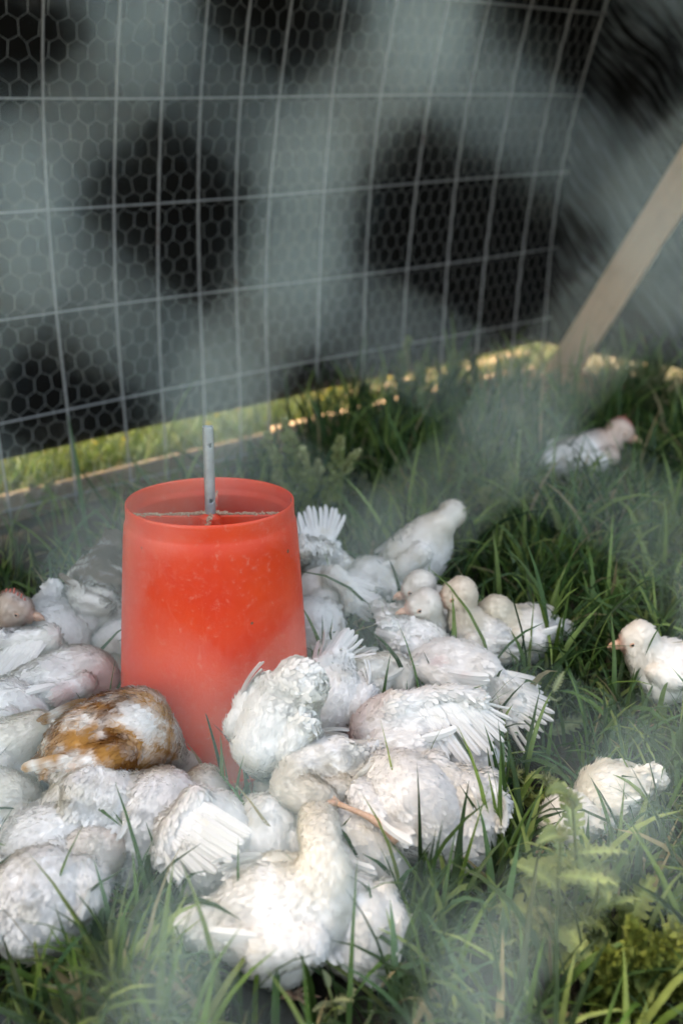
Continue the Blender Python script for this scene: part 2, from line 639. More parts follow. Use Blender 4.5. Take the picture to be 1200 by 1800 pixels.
def near_net():
    """cells follow a sheared lattice, as pulled netting does"""
    mb = MB()
    org = np.array([330 - 600, 900 - 385]) * k_
    nodes = {}
    hv = 62 * k_

    def centre(i, j):
        j2, odd = divmod(j, 2)
        return org + A1 * i + np.array([128, -655]) * k_ * j2 + (A2 if odd else 0)

    def nd(i, j, t):
        # lower (t=0) / upper (t=1) end of the twisted side on the right of cell (i, j)
        k = (i, j, t)
        if k not in nodes:
            p = (centre(i, j) + centre(i + 1, j)) / 2 + np.array([0, hv if t else -hv])
            p = p / k_ + nr.normal(size=2) * 18
            for cx, cy, am, ay, rr_ in ((825, 430, 85, 1.35, 330), (325, 385, 15, 5.0, 260), (330, 480, 55, 1.0, 170), (835, 560, 85, 1.1, 230), (420, 1010, 40, 1.5, 270), (980, 1080, 95, 1.4, 340), (1090, 1760, 60, 1, 300), (1150, 20, 50, 1, 300), (700, 1400, 90, 1, 330), (60, 1740, 50, 1, 250)):
                dv_ = p - np.array([cx - 600, 900 - cy])
                r_ = np.hypot(*dv_) + 1e-6
                p = p + dv_ / r_ * am * np.array([1, ay]) * min(1, r_ / 120) * math.exp(-(r_ / rr_) ** 2 * .8)
            nodes[k] = p * k_
        return nodes[k]
    for j in range(-14, 34):
        for i in range(-11, 12):
            a_, b_ = nd(i, j, 0), nd(i, j, 1)
            pts = []
            A_, B_ = nearpt(*a_), nearpt(*b_)
            # two strands twisted round each other
            for ph in (0, math.pi):
                pts = []
                for q in np.linspace(0, 1, 9):
                    w = q * math.pi * 4 + ph
                    pts.append(A_ + (B_ - A_) * q + .00062 * (math.cos(w) * ex + math.sin(w) * np.array([0, CP, -SP])))
                mb.tube(pts, .00062 * NEAR_R, 5, cap=False)
            odd = j % 2
            # the lower end joins the upper ends of the twisted sides in the row below
            for q in ((i, i + 1) if not odd else (i - 1, i)):
                qq = q if not odd else q
                if -11 <= qq < 12 and j + 1 < 34:
                    c_ = nd(qq, j + 1, 1)
                    mb.tube([A_, nearpt(*((a_ + c_) / 2 + nr.normal(size=2) * 5 * k_)), nearpt(*c_)], .00062 * NEAR_R, 5, cap=False)
    return mb


HAZE_FIBRE_N = 112000
NEAR_R = .34
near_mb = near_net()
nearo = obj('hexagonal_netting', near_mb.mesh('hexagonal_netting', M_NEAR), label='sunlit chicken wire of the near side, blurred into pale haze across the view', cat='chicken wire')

# added fibres round its wires, made up to soften and shape the pale haze
Vn = np.concatenate(near_mb.v); Fn = np.array([f_ for f_ in near_mb.f if len(f_) == 4])
q4 = Vn[Fn]
Ae = np.linalg.norm(np.cross(q4[:, 2] - q4[:, 0], q4[:, 3] - q4[:, 1]), axis=1)
nf = HAZE_FIBRE_N
vrow = (q4.mean(1) - c0) @ ey
Ae = Ae * (.42 + .58 * np.clip((vrow + .010) / .035, 0, 1)) * np.clip(1 + .35 * noise3(q4.mean(1), .05, 4), .5, 1.4)   # fewer added fibres on the lower rows
for px_, py_, rr_, am_ in ((340, 1260, 190, 1.1), (860, 740, 260, -.9), (640, 720, 150, -.35), (1150, 900, 220, -.6), (1120, 480, 170, -.6), (1180, 130, 150, -.5), (620, 1000, 150, -.4), (870, 130, 150, .35), (110, 130, 150, -.35), (160, 990, 130, -.8), (250, 1580, 160, .2), (800, 1450, 220, -.3), (380, 890, 130, -.65), (455, 1010, 120, -.5), (1040, 1560, 160, -.3)):  # haze thickened and thinned patch by patch through fibre density
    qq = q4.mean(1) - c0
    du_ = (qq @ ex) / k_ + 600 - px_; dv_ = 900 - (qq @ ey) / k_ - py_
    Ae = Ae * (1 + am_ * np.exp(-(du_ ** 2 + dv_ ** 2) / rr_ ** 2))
fi = nr.choice(len(Fn), nf, p=Ae / Ae.sum())
uu, vv2 = nr.random((nf, 1)), nr.random((nf, 1))
pt = (q4[fi, 0] * (1 - uu) + q4[fi, 1] * uu) * (1 - vv2) + (q4[fi, 3] * (1 - uu) + q4[fi, 2] * uu) * vv2
pt = pt + nr.normal(size=(nf, 3)) * np.array([.0025, .0025, .0025])
dd = nr.normal(size=(nf, 3)); dd /= np.linalg.norm(dd, axis=1, keepdims=True)
ss = np.cross(dd, nr.normal(size=(nf, 3))); ss /= np.linalg.norm(ss, axis=1, keepdims=True)
ll = nr.uniform(.0025, .007, (nf, 1))
FV_ = np.stack([pt - ss * .00011, pt + ss * .00011, pt + dd * ll * .6 + ss * .0001, pt + dd * ll], 1).reshape(-1, 3)
FF_ = np.arange(nf * 4).reshape(-1, 4)
obj('added_haze_fibres', mesh_from('added_haze_fibres', FV_, FF_, M_NEAR), nearo, kind='stuff')

# ------------------------------------------------------------------ feeder
G = P(383, 1312, 0)
fe = obj('hanging_feeder', None, loc=G, label='tall red plastic tube feeder with a metal pipe standing up in its open top', cat='poultry feeder')
fe.scale = (1.108,) * 3
fe.rotation_euler = (math.radians(-5.2), math.radians(.6), 0)


def lathe(prof, seg=96, ell=1.0):
    V, F = [], []
    for i, (r, z) in enumerate(prof):
        for k in range(seg):
            w = 2 * math.pi * k / seg
            V.append((r * math.cos(w), r * math.sin(w) * ell, z))
    for i in range(len(prof) - 1):
        for k in range(seg):
            k2 = (k + 1) % seg
            F.append((i * seg + k, i * seg + k2, (i + 1) * seg + k2, (i + 1) * seg + k))
    return np.array(V), F


HF = .60
outer = [(.168, .035), (.1675, .06), (.1662, .10), (.1635, .16), (.1600, .24), (.1560, .32), (.1518, .40), (.1480, .47), (.1448, .525), (.1425, .553), (.1408, .558), (.1398, .564), (.1392, .575), (.1388, .592), (.1386, .5985), (.1376, .6000), (.1362, .5995), (.1356, .596)]
inner = [(.1362, .575), (.1368, .568), (.1345, .562), (.1352, .555), (.138, .53), (.144, .45), (.149, .35), (.156, .22), (.161, .10), (.162, .05)]
V, F = lathe(outer + inner)
V[:, 2] *= .778
wob = 1 + .006 * np.sin(2 * np.arctan2(V[:, 1], V[:, 0]) + .6) + .003 * np.sin(5 * np.arctan2(V[:, 1], V[:, 0]))
V[:, 0] *= wob; V[:, 1] *= wob
# an old dent under the rim
dent = np.exp(-((np.arctan2(V[:, 1], V[:, 0]) + 1.45) / .03) ** 2) * np.exp(-((V[:, 2] - .40) / .03) ** 2)
V[:, :2] *= (1 - .018 * dent)[:, None]
me = mesh_from('tube', V, F, M_RED); fix_normals(me)
obj('tube', me, fe)
V, F = lathe([(.0, .012), (.12, .012), (.176, .010), (.186, .02), (.189, .045), (.192, .048), (.193, .045), (.190, .02), (.178, .004), (.12, .004), (0, .004)])
me = mesh_from('pan', V, F, M_RED); fix_normals(me)
obj('pan', me, fe)
# spider that carries the pipe
mb = MB()
zs = .431
for ang in (0.06, math.pi / 2 + .06):
    ax = np.array([[math.cos(ang), math.sin(ang), 0], [-math.sin(ang), math.cos(ang), 0], [0, 0, 1]])
    mb.box((0, 0, zs - (.0 if ang < 1 else .0012)), ax, (.1375, .0045, .009), .0015)
V, F = lathe([(0.0001, zs + .013), (.010, zs + .012), (.019, zs + .006), (.022, zs - .01), (.02, zs - .02), (.0001, zs - .02)], 24)
mb.add(V, F)
me = mb.mesh('spider', M_RED, False); fix_normals(me)
sp = obj('spider', me, fe)
cr = np.random.default_rng(5)
mb = MB()
for k in range(620):
    u = cr.uniform(-.134, .134); ang = .06 if cr.uniform() < .7 else .06 + math.pi / 2
    if cr.uniform() < .25: u *= .2
    vv = cr.normal() * .0025
    c_ = np.array([math.cos(ang) * u - math.sin(ang) * vv, math.sin(ang) * u + math.cos(ang) * vv, zs + .0095 + cr.uniform(0, .0025) + .004 * math.exp(-(u / .02) ** 2)])
    r_ = cr.uniform(.0008, .0019)
    T = np.array([[1, 1, 1], [1, -1, -1], [-1, 1, -1], [-1, -1, 1]]) * r_
    mb.add(T + c_, [(0, 1, 2), (0, 3, 1), (0, 2, 3), (1, 3, 2)])
obj('feed_crumbs', mb.mesh('feed_crumbs', M_CRUMB, False), sp, kind='stuff')
# pipe: open ended, with punched holes
import bmesh
seg, ri, ro = 24, .0072, .0090
z0, z1 = zs - .01, zs + .160
holes = [(.012, -1.15), (.045, -1.25), (.140, -1.05), (.105, -2.9), (.075, 1.2)]
nzr = 90
V, F = [], []
for j in range(nzr + 1):
    for k in range(seg):
        w = 2 * math.pi * k / seg
        V.append((ro * math.cos(w), ro * math.sin(w), z0 + (z1 - z0) * j / nzr))
keep = lambda k, j: not any(((((2 * math.pi * (k + .5) / seg - a_ + math.pi) % (2 * math.pi)) - math.pi) * ro) ** 2 + ((z1 - z0) * (j + .5) / nzr - hz) ** 2 < .0036 ** 2 for hz, a_ in holes)
for j in range(nzr):
    for k in range(seg):
        if keep(k, j):
            k2 = (k + 1) % seg
            F.append((j * seg + k, j * seg + k2, (j + 1) * seg + k2, (j + 1) * seg + k))
me = mesh_from('pipe', np.array(V), F, M_ZINC)
pi_ = obj('pipe', me, fe)
md = pi_.modifiers.new('wall', 'SOLIDIFY'); md.thickness = .0017; md.offset = -1

# ------------------------------------------------------------------ chickens
HS = .0062   # grid step of the body surface


def surface_nets(sdf, lo, hi, step):
    n3 = np.ceil((hi - lo) / step).astype(int) + 1
    ax = [lo[i] + step * np.arange(n3[i]) for i in range(3)]
    X, Y, Z = np.meshgrid(*ax, indexing='ij')
    D = sdf(np.stack([X, Y, Z], -1).reshape(-1, 3)).reshape(X.shape)
    S = D < 0
    c = [(i, j, k) for i in (0, 1) for j in (0, 1) for k in (0, 1)]
    nx, ny, nz = (x - 1 for x in D.shape)
    sub = lambda A, o: A[o[0]:o[0] + nx, o[1]:o[1] + ny, o[2]:o[2] + nz]
    cnt = sum(sub(S, o).astype(int) for o in c)
    act = (cnt > 0) & (cnt < 8)
    idx = -np.ones(act.shape, int)
    idx[act] = np.arange(act.sum())
    acc = np.zeros(act.shape + (3,)); num = np.zeros(act.shape)
    for o1 in c:
        for a_ in range(3):
            if o1[a_] == 0:
                o2 = list(o1); o2[a_] = 1
                d1, d2 = sub(D, o1), sub(D, o2)
                cr_ = (d1 < 0) != (d2 < 0)
                t_ = np.where(cr_, d1 / (d1 - d2 + 1e-12), 0)
                for m_ in range(3):
                    acc[..., m_] += np.where(cr_, o1[m_] + (t_ if m_ == a_ else 0), 0)
                num += cr_
    cell = np.stack(np.nonzero(act), -1)
    V = lo + step * (cell + acc[act] / num[act][:, None])
    F = []
    for a_ in range(3):
        u_, v_ = (a_ + 1) % 3, (a_ + 2) % 3
        s1 = np.take(S, np.arange(D.shape[a_] - 1), a_); s2 = np.take(S, np.arange(1, D.shape[a_]), a_)
        e = np.stack(np.nonzero(s1 != s2), -1)
        ok = (e[:, u_] > 0) & (e[:, v_] > 0) & (e[:, u_] < D.shape[u_] - 1) & (e[:, v_] < D.shape[v_] - 1)
        e = e[ok]
        flip = s1[tuple(e.T)]
        q = []
        for du, dv in ((1, 1), (0, 1), (0, 0), (1, 0)):
            k = e.copy(); k[:, u_] -= du; k[:, v_] -= dv
            q.append(idx[tuple(k.T)])
        q = np.stack(q, -1)
        q[~flip] = q[~flip][:, ::-1]
        F.append(q)
    return V, np.concatenate(F)


def chain(a, b_, ra, rb_, n_):
    t_ = np.linspace(0, 1, n_)[:, None]
    return np.concatenate([a + (b_ - a) * t_, ra + (rb_ - ra) * t_], 1)


def smooth_path(pts, n_=24):
    pts = np.array(pts, float)
    if len(pts) < 3:
        t_ = np.linspace(0, 1, n_)[:, None]
        return pts[0] + (pts[-1] - pts[0]) * t_
    e = np.vstack([2 * pts[0] - pts[1], pts, 2 * pts[-1] - pts[-2]])
    out = []
    m_ = len(pts) - 1
    for q in np.linspace(0, m_ - 1e-6, n_):
        i = int(q); t_ = q - i
        p0, p1, p2, p3 = e[i:i + 4]
        out.append(.5 * ((2 * p1) + (p2 - p0) * t_ + (2 * p0 - 5 * p1 + 4 * p2 - p3) * t_ ** 2 + (3 * p1 - p0 - 3 * p2 + p3) * t_ ** 3))
    return np.array(out)


def nrm(v): return v / (np.linalg.norm(v, axis=-1, keepdims=True) + 1e-12)


# one long feather, unit length along +x, shared by all birds
def feather_mesh(name, w=.072, tint=(.80, .79, .76)):
    V, F = [], []
    ts = [0, .04, .12, .25, .4, .55, .7, .8, .87, .92, .96, .985, 1.0]
    n_ = len(ts)
    for i, t_ in enumerate(ts):
        wd = w * min(1, .3 + t_ * 4) * (1 - .12 * t_) * math.sqrt(max(.0, 1 - max(0, (t_ - .86) / .14) ** 2) + .002)
        zc = .11 * t_ * (1 - t_) - .03 * t_ * t_
        yc = .05 * t_ * t_
        for j, (u_, dz) in enumerate(((-1, -.010), (-.5, -.002), (-.09, .001), (0, .007), (.09, .001), (.5, -.003), (.85, -.012))):
            fr = .004 * ((i * 7 + j * 3) % 3 - 1) * (abs(u_) > .8)
            V.append((t_ + fr, u_ * wd + yc, zc + dz * (.4 + t_)))
    for i in range(n_ - 1):
        for j in range(6):
            F.append((i * 7 + j, (i + 1) * 7 + j, (i + 1) * 7 + j + 1, i * 7 + j + 1))
    tn = np.tile(np.array(tint), (len(V), 1))
    return mesh_from(name, np.array(V), F, M_PLUME, True, tn)


FEATHER = feather_mesh('flight_feather')
FEATHER_TAN = feather_mesh('flight_feather', .062, (.80, .75, .68))
bpy.context.view_layer.update()


def leg_mesh(hip, hock, foot, toe_dir):
    mb = MB()
    mb.tube(smooth_path([hip, hock, foot], 9), [.011, .010, .0075, .0058, .0052, .005, .005, .0054, .006], 8)
    f = nrm(np.array([toe_dir[0], toe_dir[1], 0.]))
    sd_ = np.array([-f[1], f[0], 0])
    z = np.array([0, 0, 1.])
    for a_, l_ in ((-.6, .030), (0, .038), (.6, .031), (math.pi, .016)):
        d = f * math.cos(a_) + sd_ * math.sin(a_)
        b0_ = np.array(foot) + z * .002
        mb.tube([b0_, b0_ + d * l_ * .45 + z * .004, b0_ + d * l_ * .85 - z * .001, b0_ + d * l_ * 1.1 - z * .003], [.0048, .0038, .003, .0009], 6)
    me = mb.mesh('leg', M_LEG); fix_normals(me)
    return me


BIRDS = []   # footprints, so that grass does not grow through bodies
WHITE = np.array([.91, .90, .865]); CREAM = np.array([.76, .71, .61]); GREY = np.array([.42, .38, .32]); DUST = np.array([.66, .61, .49])


def bird(label, R, B, rad, neck=None, head=None, beak=None, T=None, fans=(), wings=True, col=None, seed=0, face=False, comb=False,
         legs=True, dirt=.35, lump=.0022, fluff=1.0, group='young chickens crowding the feeder', legspec=None, nr=.027, bare=None, arm=.013, tailr=.30, ncol=None):
    rng = np.random.default_rng(100 + seed)
    R, B = P(*R), P(*B)
    rad = rad / 1000. * 1.06
    f = nrm(B - R)
    up = np.array([0, 0, 1.]) - f * f[2]
    up = nrm(up) if np.linalg.norm(up) > .3 else nrm(np.array([0, -1, .6]))
    sd_ = np.cross(up, f)
    Ln = np.linalg.norm(B - R)
    S = []
    W_S = []
    prof_ = np.array([.70, .90, 1.0, 1.0, .97, .88, .74])
    S.append(np.array([[*(R + (B - R) * i / 6), rad * q] for i, q in enumerate(prof_)]))
    spine = [R + (B - R) * t_ for t_ in (0, .25, .5, .75, 1)]
    if T is not None:
        Tp = P(*T)
    else:
        Tp = R - f * (rad * 1.0) + up * rad * .35
    S.append(chain(R, Tp, rad * .72, rad * tailr, 5))
    spine = [Tp] + spine
    hd = None
    if neck is not None:
        pts = [B + f * rad * .1 + up * rad * .3] + [P(*q[:3]) for q in neck] + [P(*head)]
        sp_ = smooth_path(pts, 18)
        nr = nr * 1.15
        rr = np.interp(np.linspace(0, 1, 18), [0, .25, .6, 1], [rad * .74, nr * 1.2, nr * .80, nr * .78])
        S.append(np.concatenate([sp_, rr[:, None]], 1))
        spine += list(sp_[3::3])
        H = P(*head)
        if beak is not None:
            hd = nrm(P(*beak) - H)
        else:
            hd = nrm(sp_[-1] - sp_[-3])
        hr = nr * .98
        S.append(np.array([[*(H), hr], [*(H + hd * hr * .55), hr * .72], [*(H + hd * hr * 1.15 - np.array([0, 0, hr * .22])), hr * .34]]))
        spine.append(H + hd * hr * .6)
    if wings:
        for sg in ((-1, 1) if wings is True else (wings,)):
            a_ = B - f * rad * .1 + sd_ * sg * rad * .72 + up * rad * .28
            b_ = R + sd_ * sg * rad * .68 + up * rad * .35
            a_ = a_ + sd_ * sg * rad * .16; b_ = b_ + sd_ * sg * rad * .04 - f * rad * .35
            mid_ = (a_ * .5 + b_ * .5) + sd_ * sg * rad * .12 - up * rad * .12
            W_S.append(np.array([[*a_, rad * .36], [*mid_, rad * .44], [*b_, rad * .16]]))
    for sg in (-1, 1):
        c_ = (R * .55 + B * .45) + sd_ * sg * rad * .5 - up * rad * .45
        S.append(np.array([[*c_, rad * .55]]))
    fan_pts = []
    for fn in fans:
        rp = [P(*q) for q in fn['root']]
        tp = [P(*q) for q in fn['tip']]
        fan_pts.append((smooth_path(rp, int(fn['n'] * 1.35)), smooth_path(tp, int(fn['n'] * 1.35)), fn))
        ap = smooth_path(rp, 10)
        S.append(np.concatenate([ap, np.full((10, 1), fn.get('arm', arm))], 1))
        # muscle that ties the wing to the body
        near = R + (B - R) * np.clip(((ap[0] - R) @ (B - R)) / Ln ** 2, 0, 1)
        S.append(chain(ap[0], near, fn.get('arm', arm) * 1.1, rad * .6, 4))
    chains = S
    S = np.concatenate(S + W_S)
    kk = .0075

    def sdf(Q):
        e = np.zeros(len(Q))
        for ch in chains:
            best = np.full(len(Q), 1e9)
            if len(ch) == 1:
                best = np.linalg.norm(Q - ch[0, :3], axis=1) - ch[0, 3]
            for a_, b_ in zip(ch[:-1], ch[1:]):
                ab = b_[:3] - a_[:3]
                t_ = np.clip(((Q - a_[:3]) @ ab) / (ab @ ab + 1e-9), 0, 1)
                best = np.minimum(best, np.linalg.norm(Q - a_[:3] - t_[:, None] * ab, axis=1) - a_[3] - (b_[3] - a_[3]) * t_)
            e += np.exp(np.clip(-best / kk, -60, 40))
        v = -kk * np.log(e + 1e-30)
        for ch in W_S:
            best = np.full(len(Q), 1e9)
            for a_, b_ in zip(ch[:-1], ch[1:]):
                ab = b_[:3] - a_[:3]
                t_ = np.clip(((Q - a_[:3]) @ ab) / (ab @ ab + 1e-9), 0, 1)
                best = np.minimum(best, np.linalg.norm(Q - a_[:3] - t_[:, None] * ab, axis=1) - a_[3] - (b_[3] - a_[3]) * t_)
            v = np.minimum(v, best)
        v = v + lump * noise3(Q, .075, seed % 7) + .0006 * noise3(Q, .03, seed % 5)
        return v - .0015
    lo = (S[:, :3] - S[:, 3:4]).min(0) - .02; hi = (S[:, :3] + S[:, 3:4]).max(0) + .02
    lo[2] = max(lo[2], .0)
    V, F = surface_nets(sdf, lo, hi, HS)
    eps = .003
    g = np.stack([sdf(V + np.eye(3)[i] * eps) - sdf(V - np.eye(3)[i] * eps) for i in range(3)], -1)
    VN = nrm(g)
    spn = np.array(spine)
    org = np.array([(R + B)[0] / 2, (R + B)[1] / 2, 0.])
    seg_a, seg_b = spn[:-1], spn[1:]

    def flow(Q):
        """nearest spine segment: direction towards the tail and place along the spine (0 tail .. 1 head)"""
        best = np.full(len(Q), 1e9); fl = np.zeros_like(Q); u_ = np.zeros(len(Q))
        for i in range(len(seg_a)):
            ab = seg_b[i] - seg_a[i]; l2 = ab @ ab + 1e-9
            t_ = np.clip(((Q - seg_a[i]) @ ab) / l2, 0, 1)
            d = np.linalg.norm(Q - seg_a[i] - t_[:, None] * ab, axis=1)
            m_ = d < best
            best[m_] = d[m_]; fl[m_] = -ab / math.sqrt(l2); u_[m_] = i + t_[m_]
        return fl, u_
    nb = 5  # spine index where the neck starts

    if face and neck is not None:
        hs_ = nrm(np.cross(np.array([0, 0, 1.]), hd))
        hup = np.cross(hd, hs_)

    def tint(Q, N_=None):
        fl, u_ = flow(Q)
        c = np.tile(WHITE, (len(Q), 1))
        dn = noise3(Q, .09, 3 + seed % 4) * .5 + noise3(Q, .028, 1) * .35
        w = np.clip((dn + dirt - .32) * .8, 0, .7)[:, None]
        c = c * (1 - w) + DUST * w
        if neck is not None:
            w = np.clip((u_ - nb - .2) / 2.2, 0, 1)[:, None] * .6
            c = c * (1 - w) + (CREAM if ncol is None else np.array(ncol)) * w
        if face and neck is not None:
            fp = H + hd * hr * 1.35 - np.array([0, 0, hr * .2])
            w = np.clip(1.5 - np.linalg.norm(Q - fp, axis=1) / .018, 0, .85)[:, None]
            c = c * (1 - w) + np.array([.66, .40, .30]) * w
        if bare is not None:
            for (bx, by, bz, br) in bare:
                bp = P(bx, by, bz)
                w = np.clip(1.25 - np.linalg.norm(Q - bp, axis=1) / (br / 1000.), 0, 1)[:, None]
                c = c * (1 - w) + np.array([.66, .40, .36]) * w
        if col is not None:
            c = col(Q, c, u_, R, B, up, sd_)
        return np.clip(c, 0, 1)
    root = obj('chicken', None, loc=org, label=label, cat='chicken', group=group)
    o3 = org
    obj('body', mesh_from('body', V - o3, F, M_BODY, True, tint(V), VN), root)
    # ---- plumage: overlapping contour feathers + down
    q = V[F]
    ar = np.linalg.norm(np.cross(q[:, 2] - q[:, 0], q[:, 3] - q[:, 1]), axis=1) * .5
    tot = ar.sum()
    fN = nrm(VN[F].mean(1))

    def scatter(n_, wfn=None):
        p_ = ar.copy()
        cen = q.mean(1)
        if wfn is not None: p_ = p_ * wfn(cen)
        fi = rng.choice(len(F), n_, p=p_ / p_.sum())
        u_ = rng.random((n_, 1)); v_ = rng.random((n_, 1))
        pt = (q[fi, 0] * (1 - u_) + q[fi, 1] * u_) * (1 - v_) + (q[fi, 3] * (1 - u_) + q[fi, 2] * u_) * v_
        vn = VN[F[fi]]
        nn = nrm((vn[:, 0] * (1 - u_) + vn[:, 1] * u_) * (1 - v_) + (vn[:, 3] * (1 - u_) + vn[:, 2] * u_) * v_)
        return pt, nn
    def march(p_, d_, m_=.06):
        q_ = p_[None] + d_[None] * np.linspace(0, m_, 90)[:, None]
        v_ = sdf(q_)
        k_i = np.argmax(v_ > 0) if (v_ > 0).any() else 89
        return q_[k_i]
    isneck = (lambda u_: np.clip((u_ - nb) / 1.5, 0, 1)) if neck is not None else (lambda u_: u_ * 0)
    eyes = []
    if face and neck is not None:
        hs_ = nrm(np.cross(np.array([0, 0, 1.]), hd))
        hup = np.cross(hd, hs_)
        for sg in (-1, 1):
            eyes.append(march(H + hd * hr * .62 + hup * hr * .10, hs_ * sg) - hs_ * sg * .0022)
        bk = march(H - hup * hr * .16, hd)
    n1 = int(tot * 62000)
    pt, nn = scatter(n1)
    fl, u_ = flow(pt)
    nk = isneck(u_)
    rump = np.clip(1.4 - u_, 0, 1)
    L_ = (.0185 * (1 - nk) + .0095 * nk) * rng.uniform(.75, 1.25, n1) + .006 * rump * rng.random(n1)
    if face and neck is not None:
        dh = np.linalg.norm(pt - H, axis=1)
        L_ = np.where(dh < hr * 1.35, .005, L_)
        dm = np.minimum(np.linalg.norm(pt - eyes[0], axis=1), np.linalg.norm(pt - eyes[1], axis=1))
        dm = np.minimum(dm, np.linalg.norm(pt - bk, axis=1) * .8)
        kp = dm > .0072
        pt, nn, fl, u_, nk, rump, L_ = (x[kp] for x in (pt, nn, fl, u_, nk, rump, L_)); n1 = len(pt)
    tg = fl + rng.normal(size=fl.shape) * (.16 + .25 * rump[:, None]) + np.array([0, 0, -.12])
    tg = nrm(tg - nn * np.sum(tg * nn, 1, keepdims=True))
    lift = (np.abs(rng.normal(size=n1)) * .07 + .035 + .28 * rump * rng.random(n1) + .08 * nk)[:, None]
    dr = nrm(tg + nn * lift)
    sdv = nrm(np.cross(nn, tg))
    ln2 = nrm(np.cross(dr, sdv))
    ln2 = ln2 * np.sign(np.sum(ln2 * nn, 1, keepdims=True))
    W_ = (L_ * (.15 + .10 * rng.random(n1)))[:, None]; LL = L_[:, None]
    b0_ = pt - nn * .0012
    dipv = nn * (LL * .10)
    vv = [b0_, b0_ + dr * LL * .45 - sdv * W_ - dipv * .3, b0_ + dr * LL * .45 + sdv * W_ - dipv * .3,
          b0_ + dr * LL * .82 - sdv * W_ * .72 - dipv * .9, b0_ + dr * LL * .82 + sdv * W_ * .72 - dipv * .9, b0_ + dr * LL - dipv * 1.3,
          b0_ + dr * LL * .5 + nn * .0006]
    PV = np.stack(vv, 1).reshape(-1, 3)
    bi = np.arange(n1)[:, None] * 7
    tri = np.array([[0, 1, 6], [0, 6, 2], [1, 3, 6], [6, 4, 2], [3, 5, 6], [6, 5, 4]])
    PF = (bi[:, :, None] + tri[None]).reshape(-1, 3)
    gn = np.cross(PV[PF[:, 1]] - PV[PF[:, 0]], PV[PF[:, 2]] - PV[PF[:, 0]])
    fl_ = np.sum(gn * np.repeat(nn, 6, 0), 1) < 0
    PF[fl_] = PF[fl_][:, ::-1]
    PN = nrm(np.repeat(nn, 7, 0) * .78 + np.repeat(ln2, 7, 0) * .22 + rng.normal(size=(n1 * 7, 3)) * .0)
    tj = np.repeat(rng.uniform(.955, 1.02, (n1, 1)), 7, 0)
    PC = ((tint(PV) * .35 if col is not None else 0) + np.repeat(tint(pt), 7, 0) * (.65 if col is not None else 1)) * tj
    # down
    n2 = int(tot * 135000 * fluff)
    pt, nn = scatter(n2, (lambda c: .45 + 1.6 * np.clip(1.6 - flow(c)[1], 0, 1) + 1.0 * isneck(flow(c)[1])))
    if face and neck is not None:
        dm = np.minimum(np.linalg.norm(pt - eyes[0], axis=1), np.linalg.norm(pt - eyes[1], axis=1))
        dm = np.minimum(dm, np.linalg.norm(pt - bk, axis=1) * .7)
        kp = dm > .0075
        pt, nn = pt[kp], nn[kp]; n2 = len(pt)
    fl, u_ = flow(pt)
    nk = isneck(u_)
    tg = fl * .9 + rng.normal(size=fl.shape) * .45
    tg = nrm(tg - nn * np.sum(tg * nn, 1, keepdims=True))
    dr = nrm(tg + nn * (.35 + .35 * rng.random((n2, 1))))
    LL = ((.0145 - .0045 * nk) * rng.uniform(.5, 1.3, n2))[:, None]
    sdv = nrm(np.cross(nn, dr)) * .00042
    vv = [pt - sdv, pt + sdv, pt + dr * LL * .55 + sdv * .8, pt + dr * LL - nn * LL * .18]
    DV = np.stack(vv, 1).reshape(-1, 3)
    bi = np.arange(n2)[:, None] * 4 + n1 * 7
    DF = (bi[:, :, None] + np.array([[0, 1, 2], [0, 2, 3]])[None]).reshape(-1, 3)
    DN = np.repeat(nn, 4, 0)
    gn = np.cross(DV[DF[:, 1] - n1 * 7] - DV[DF[:, 0] - n1 * 7], DV[DF[:, 2] - n1 * 7] - DV[DF[:, 0] - n1 * 7])
    fl_ = np.sum(gn * np.repeat(nn, 2, 0), 1) < 0
    DF[fl_] = DF[fl_][:, ::-1]
    DC = np.repeat(tint(pt) * rng.uniform(.97, 1.03, (n2, 1)), 4, 0)
    PVa = np.concatenate([PV, DV]) - o3
    obj('plumage', mesh_from('plumage', PVa, np.concatenate([PF, DF]), M_PLUME, True, np.clip(np.concatenate([PC, DC]), 0, 1), np.concatenate([PN, DN])), root, kind='stuff')
    # ---- spread wings: long feathers one by one
    for rp, tp, fn in fan_pts:
        w0 = (rp[0] + rp[-1]) / 2
        cov = []
        n_ = len(rp)
        fm = fn.get('mesh', FEATHER)
        wroot = None
        # short row of coverts over the quills, one mesh, carries the long feathers
        CV, CF, CC = [], [], []
        base = np.array([v_.co[:] for v_ in fm.vertices]); bf = [tuple(p_.vertices) for p_ in fm.polygons]
        ml = []
        for i in range(n_):
            x = nrm(tp[i] - rp[i])
            run = nrm(rp[min(i + 1, n_ - 1)] - rp[max(i - 1, 0)])
            z = nrm(np.cross(x, run))
            cdir = np.array([0, 0, CAM_H]) - rp[i]
            if z @ cdir < 0: z = -z
            y = np.cross(z, x)
            x = nrm(x + y * rng.normal() * .035 + z * rng.normal() * .03); y = np.cross(z, x)
            ml.append((rp[i], x, y, z, np.linalg.norm(tp[i] - rp[i]) * rng.uniform(.90, 1.06)))
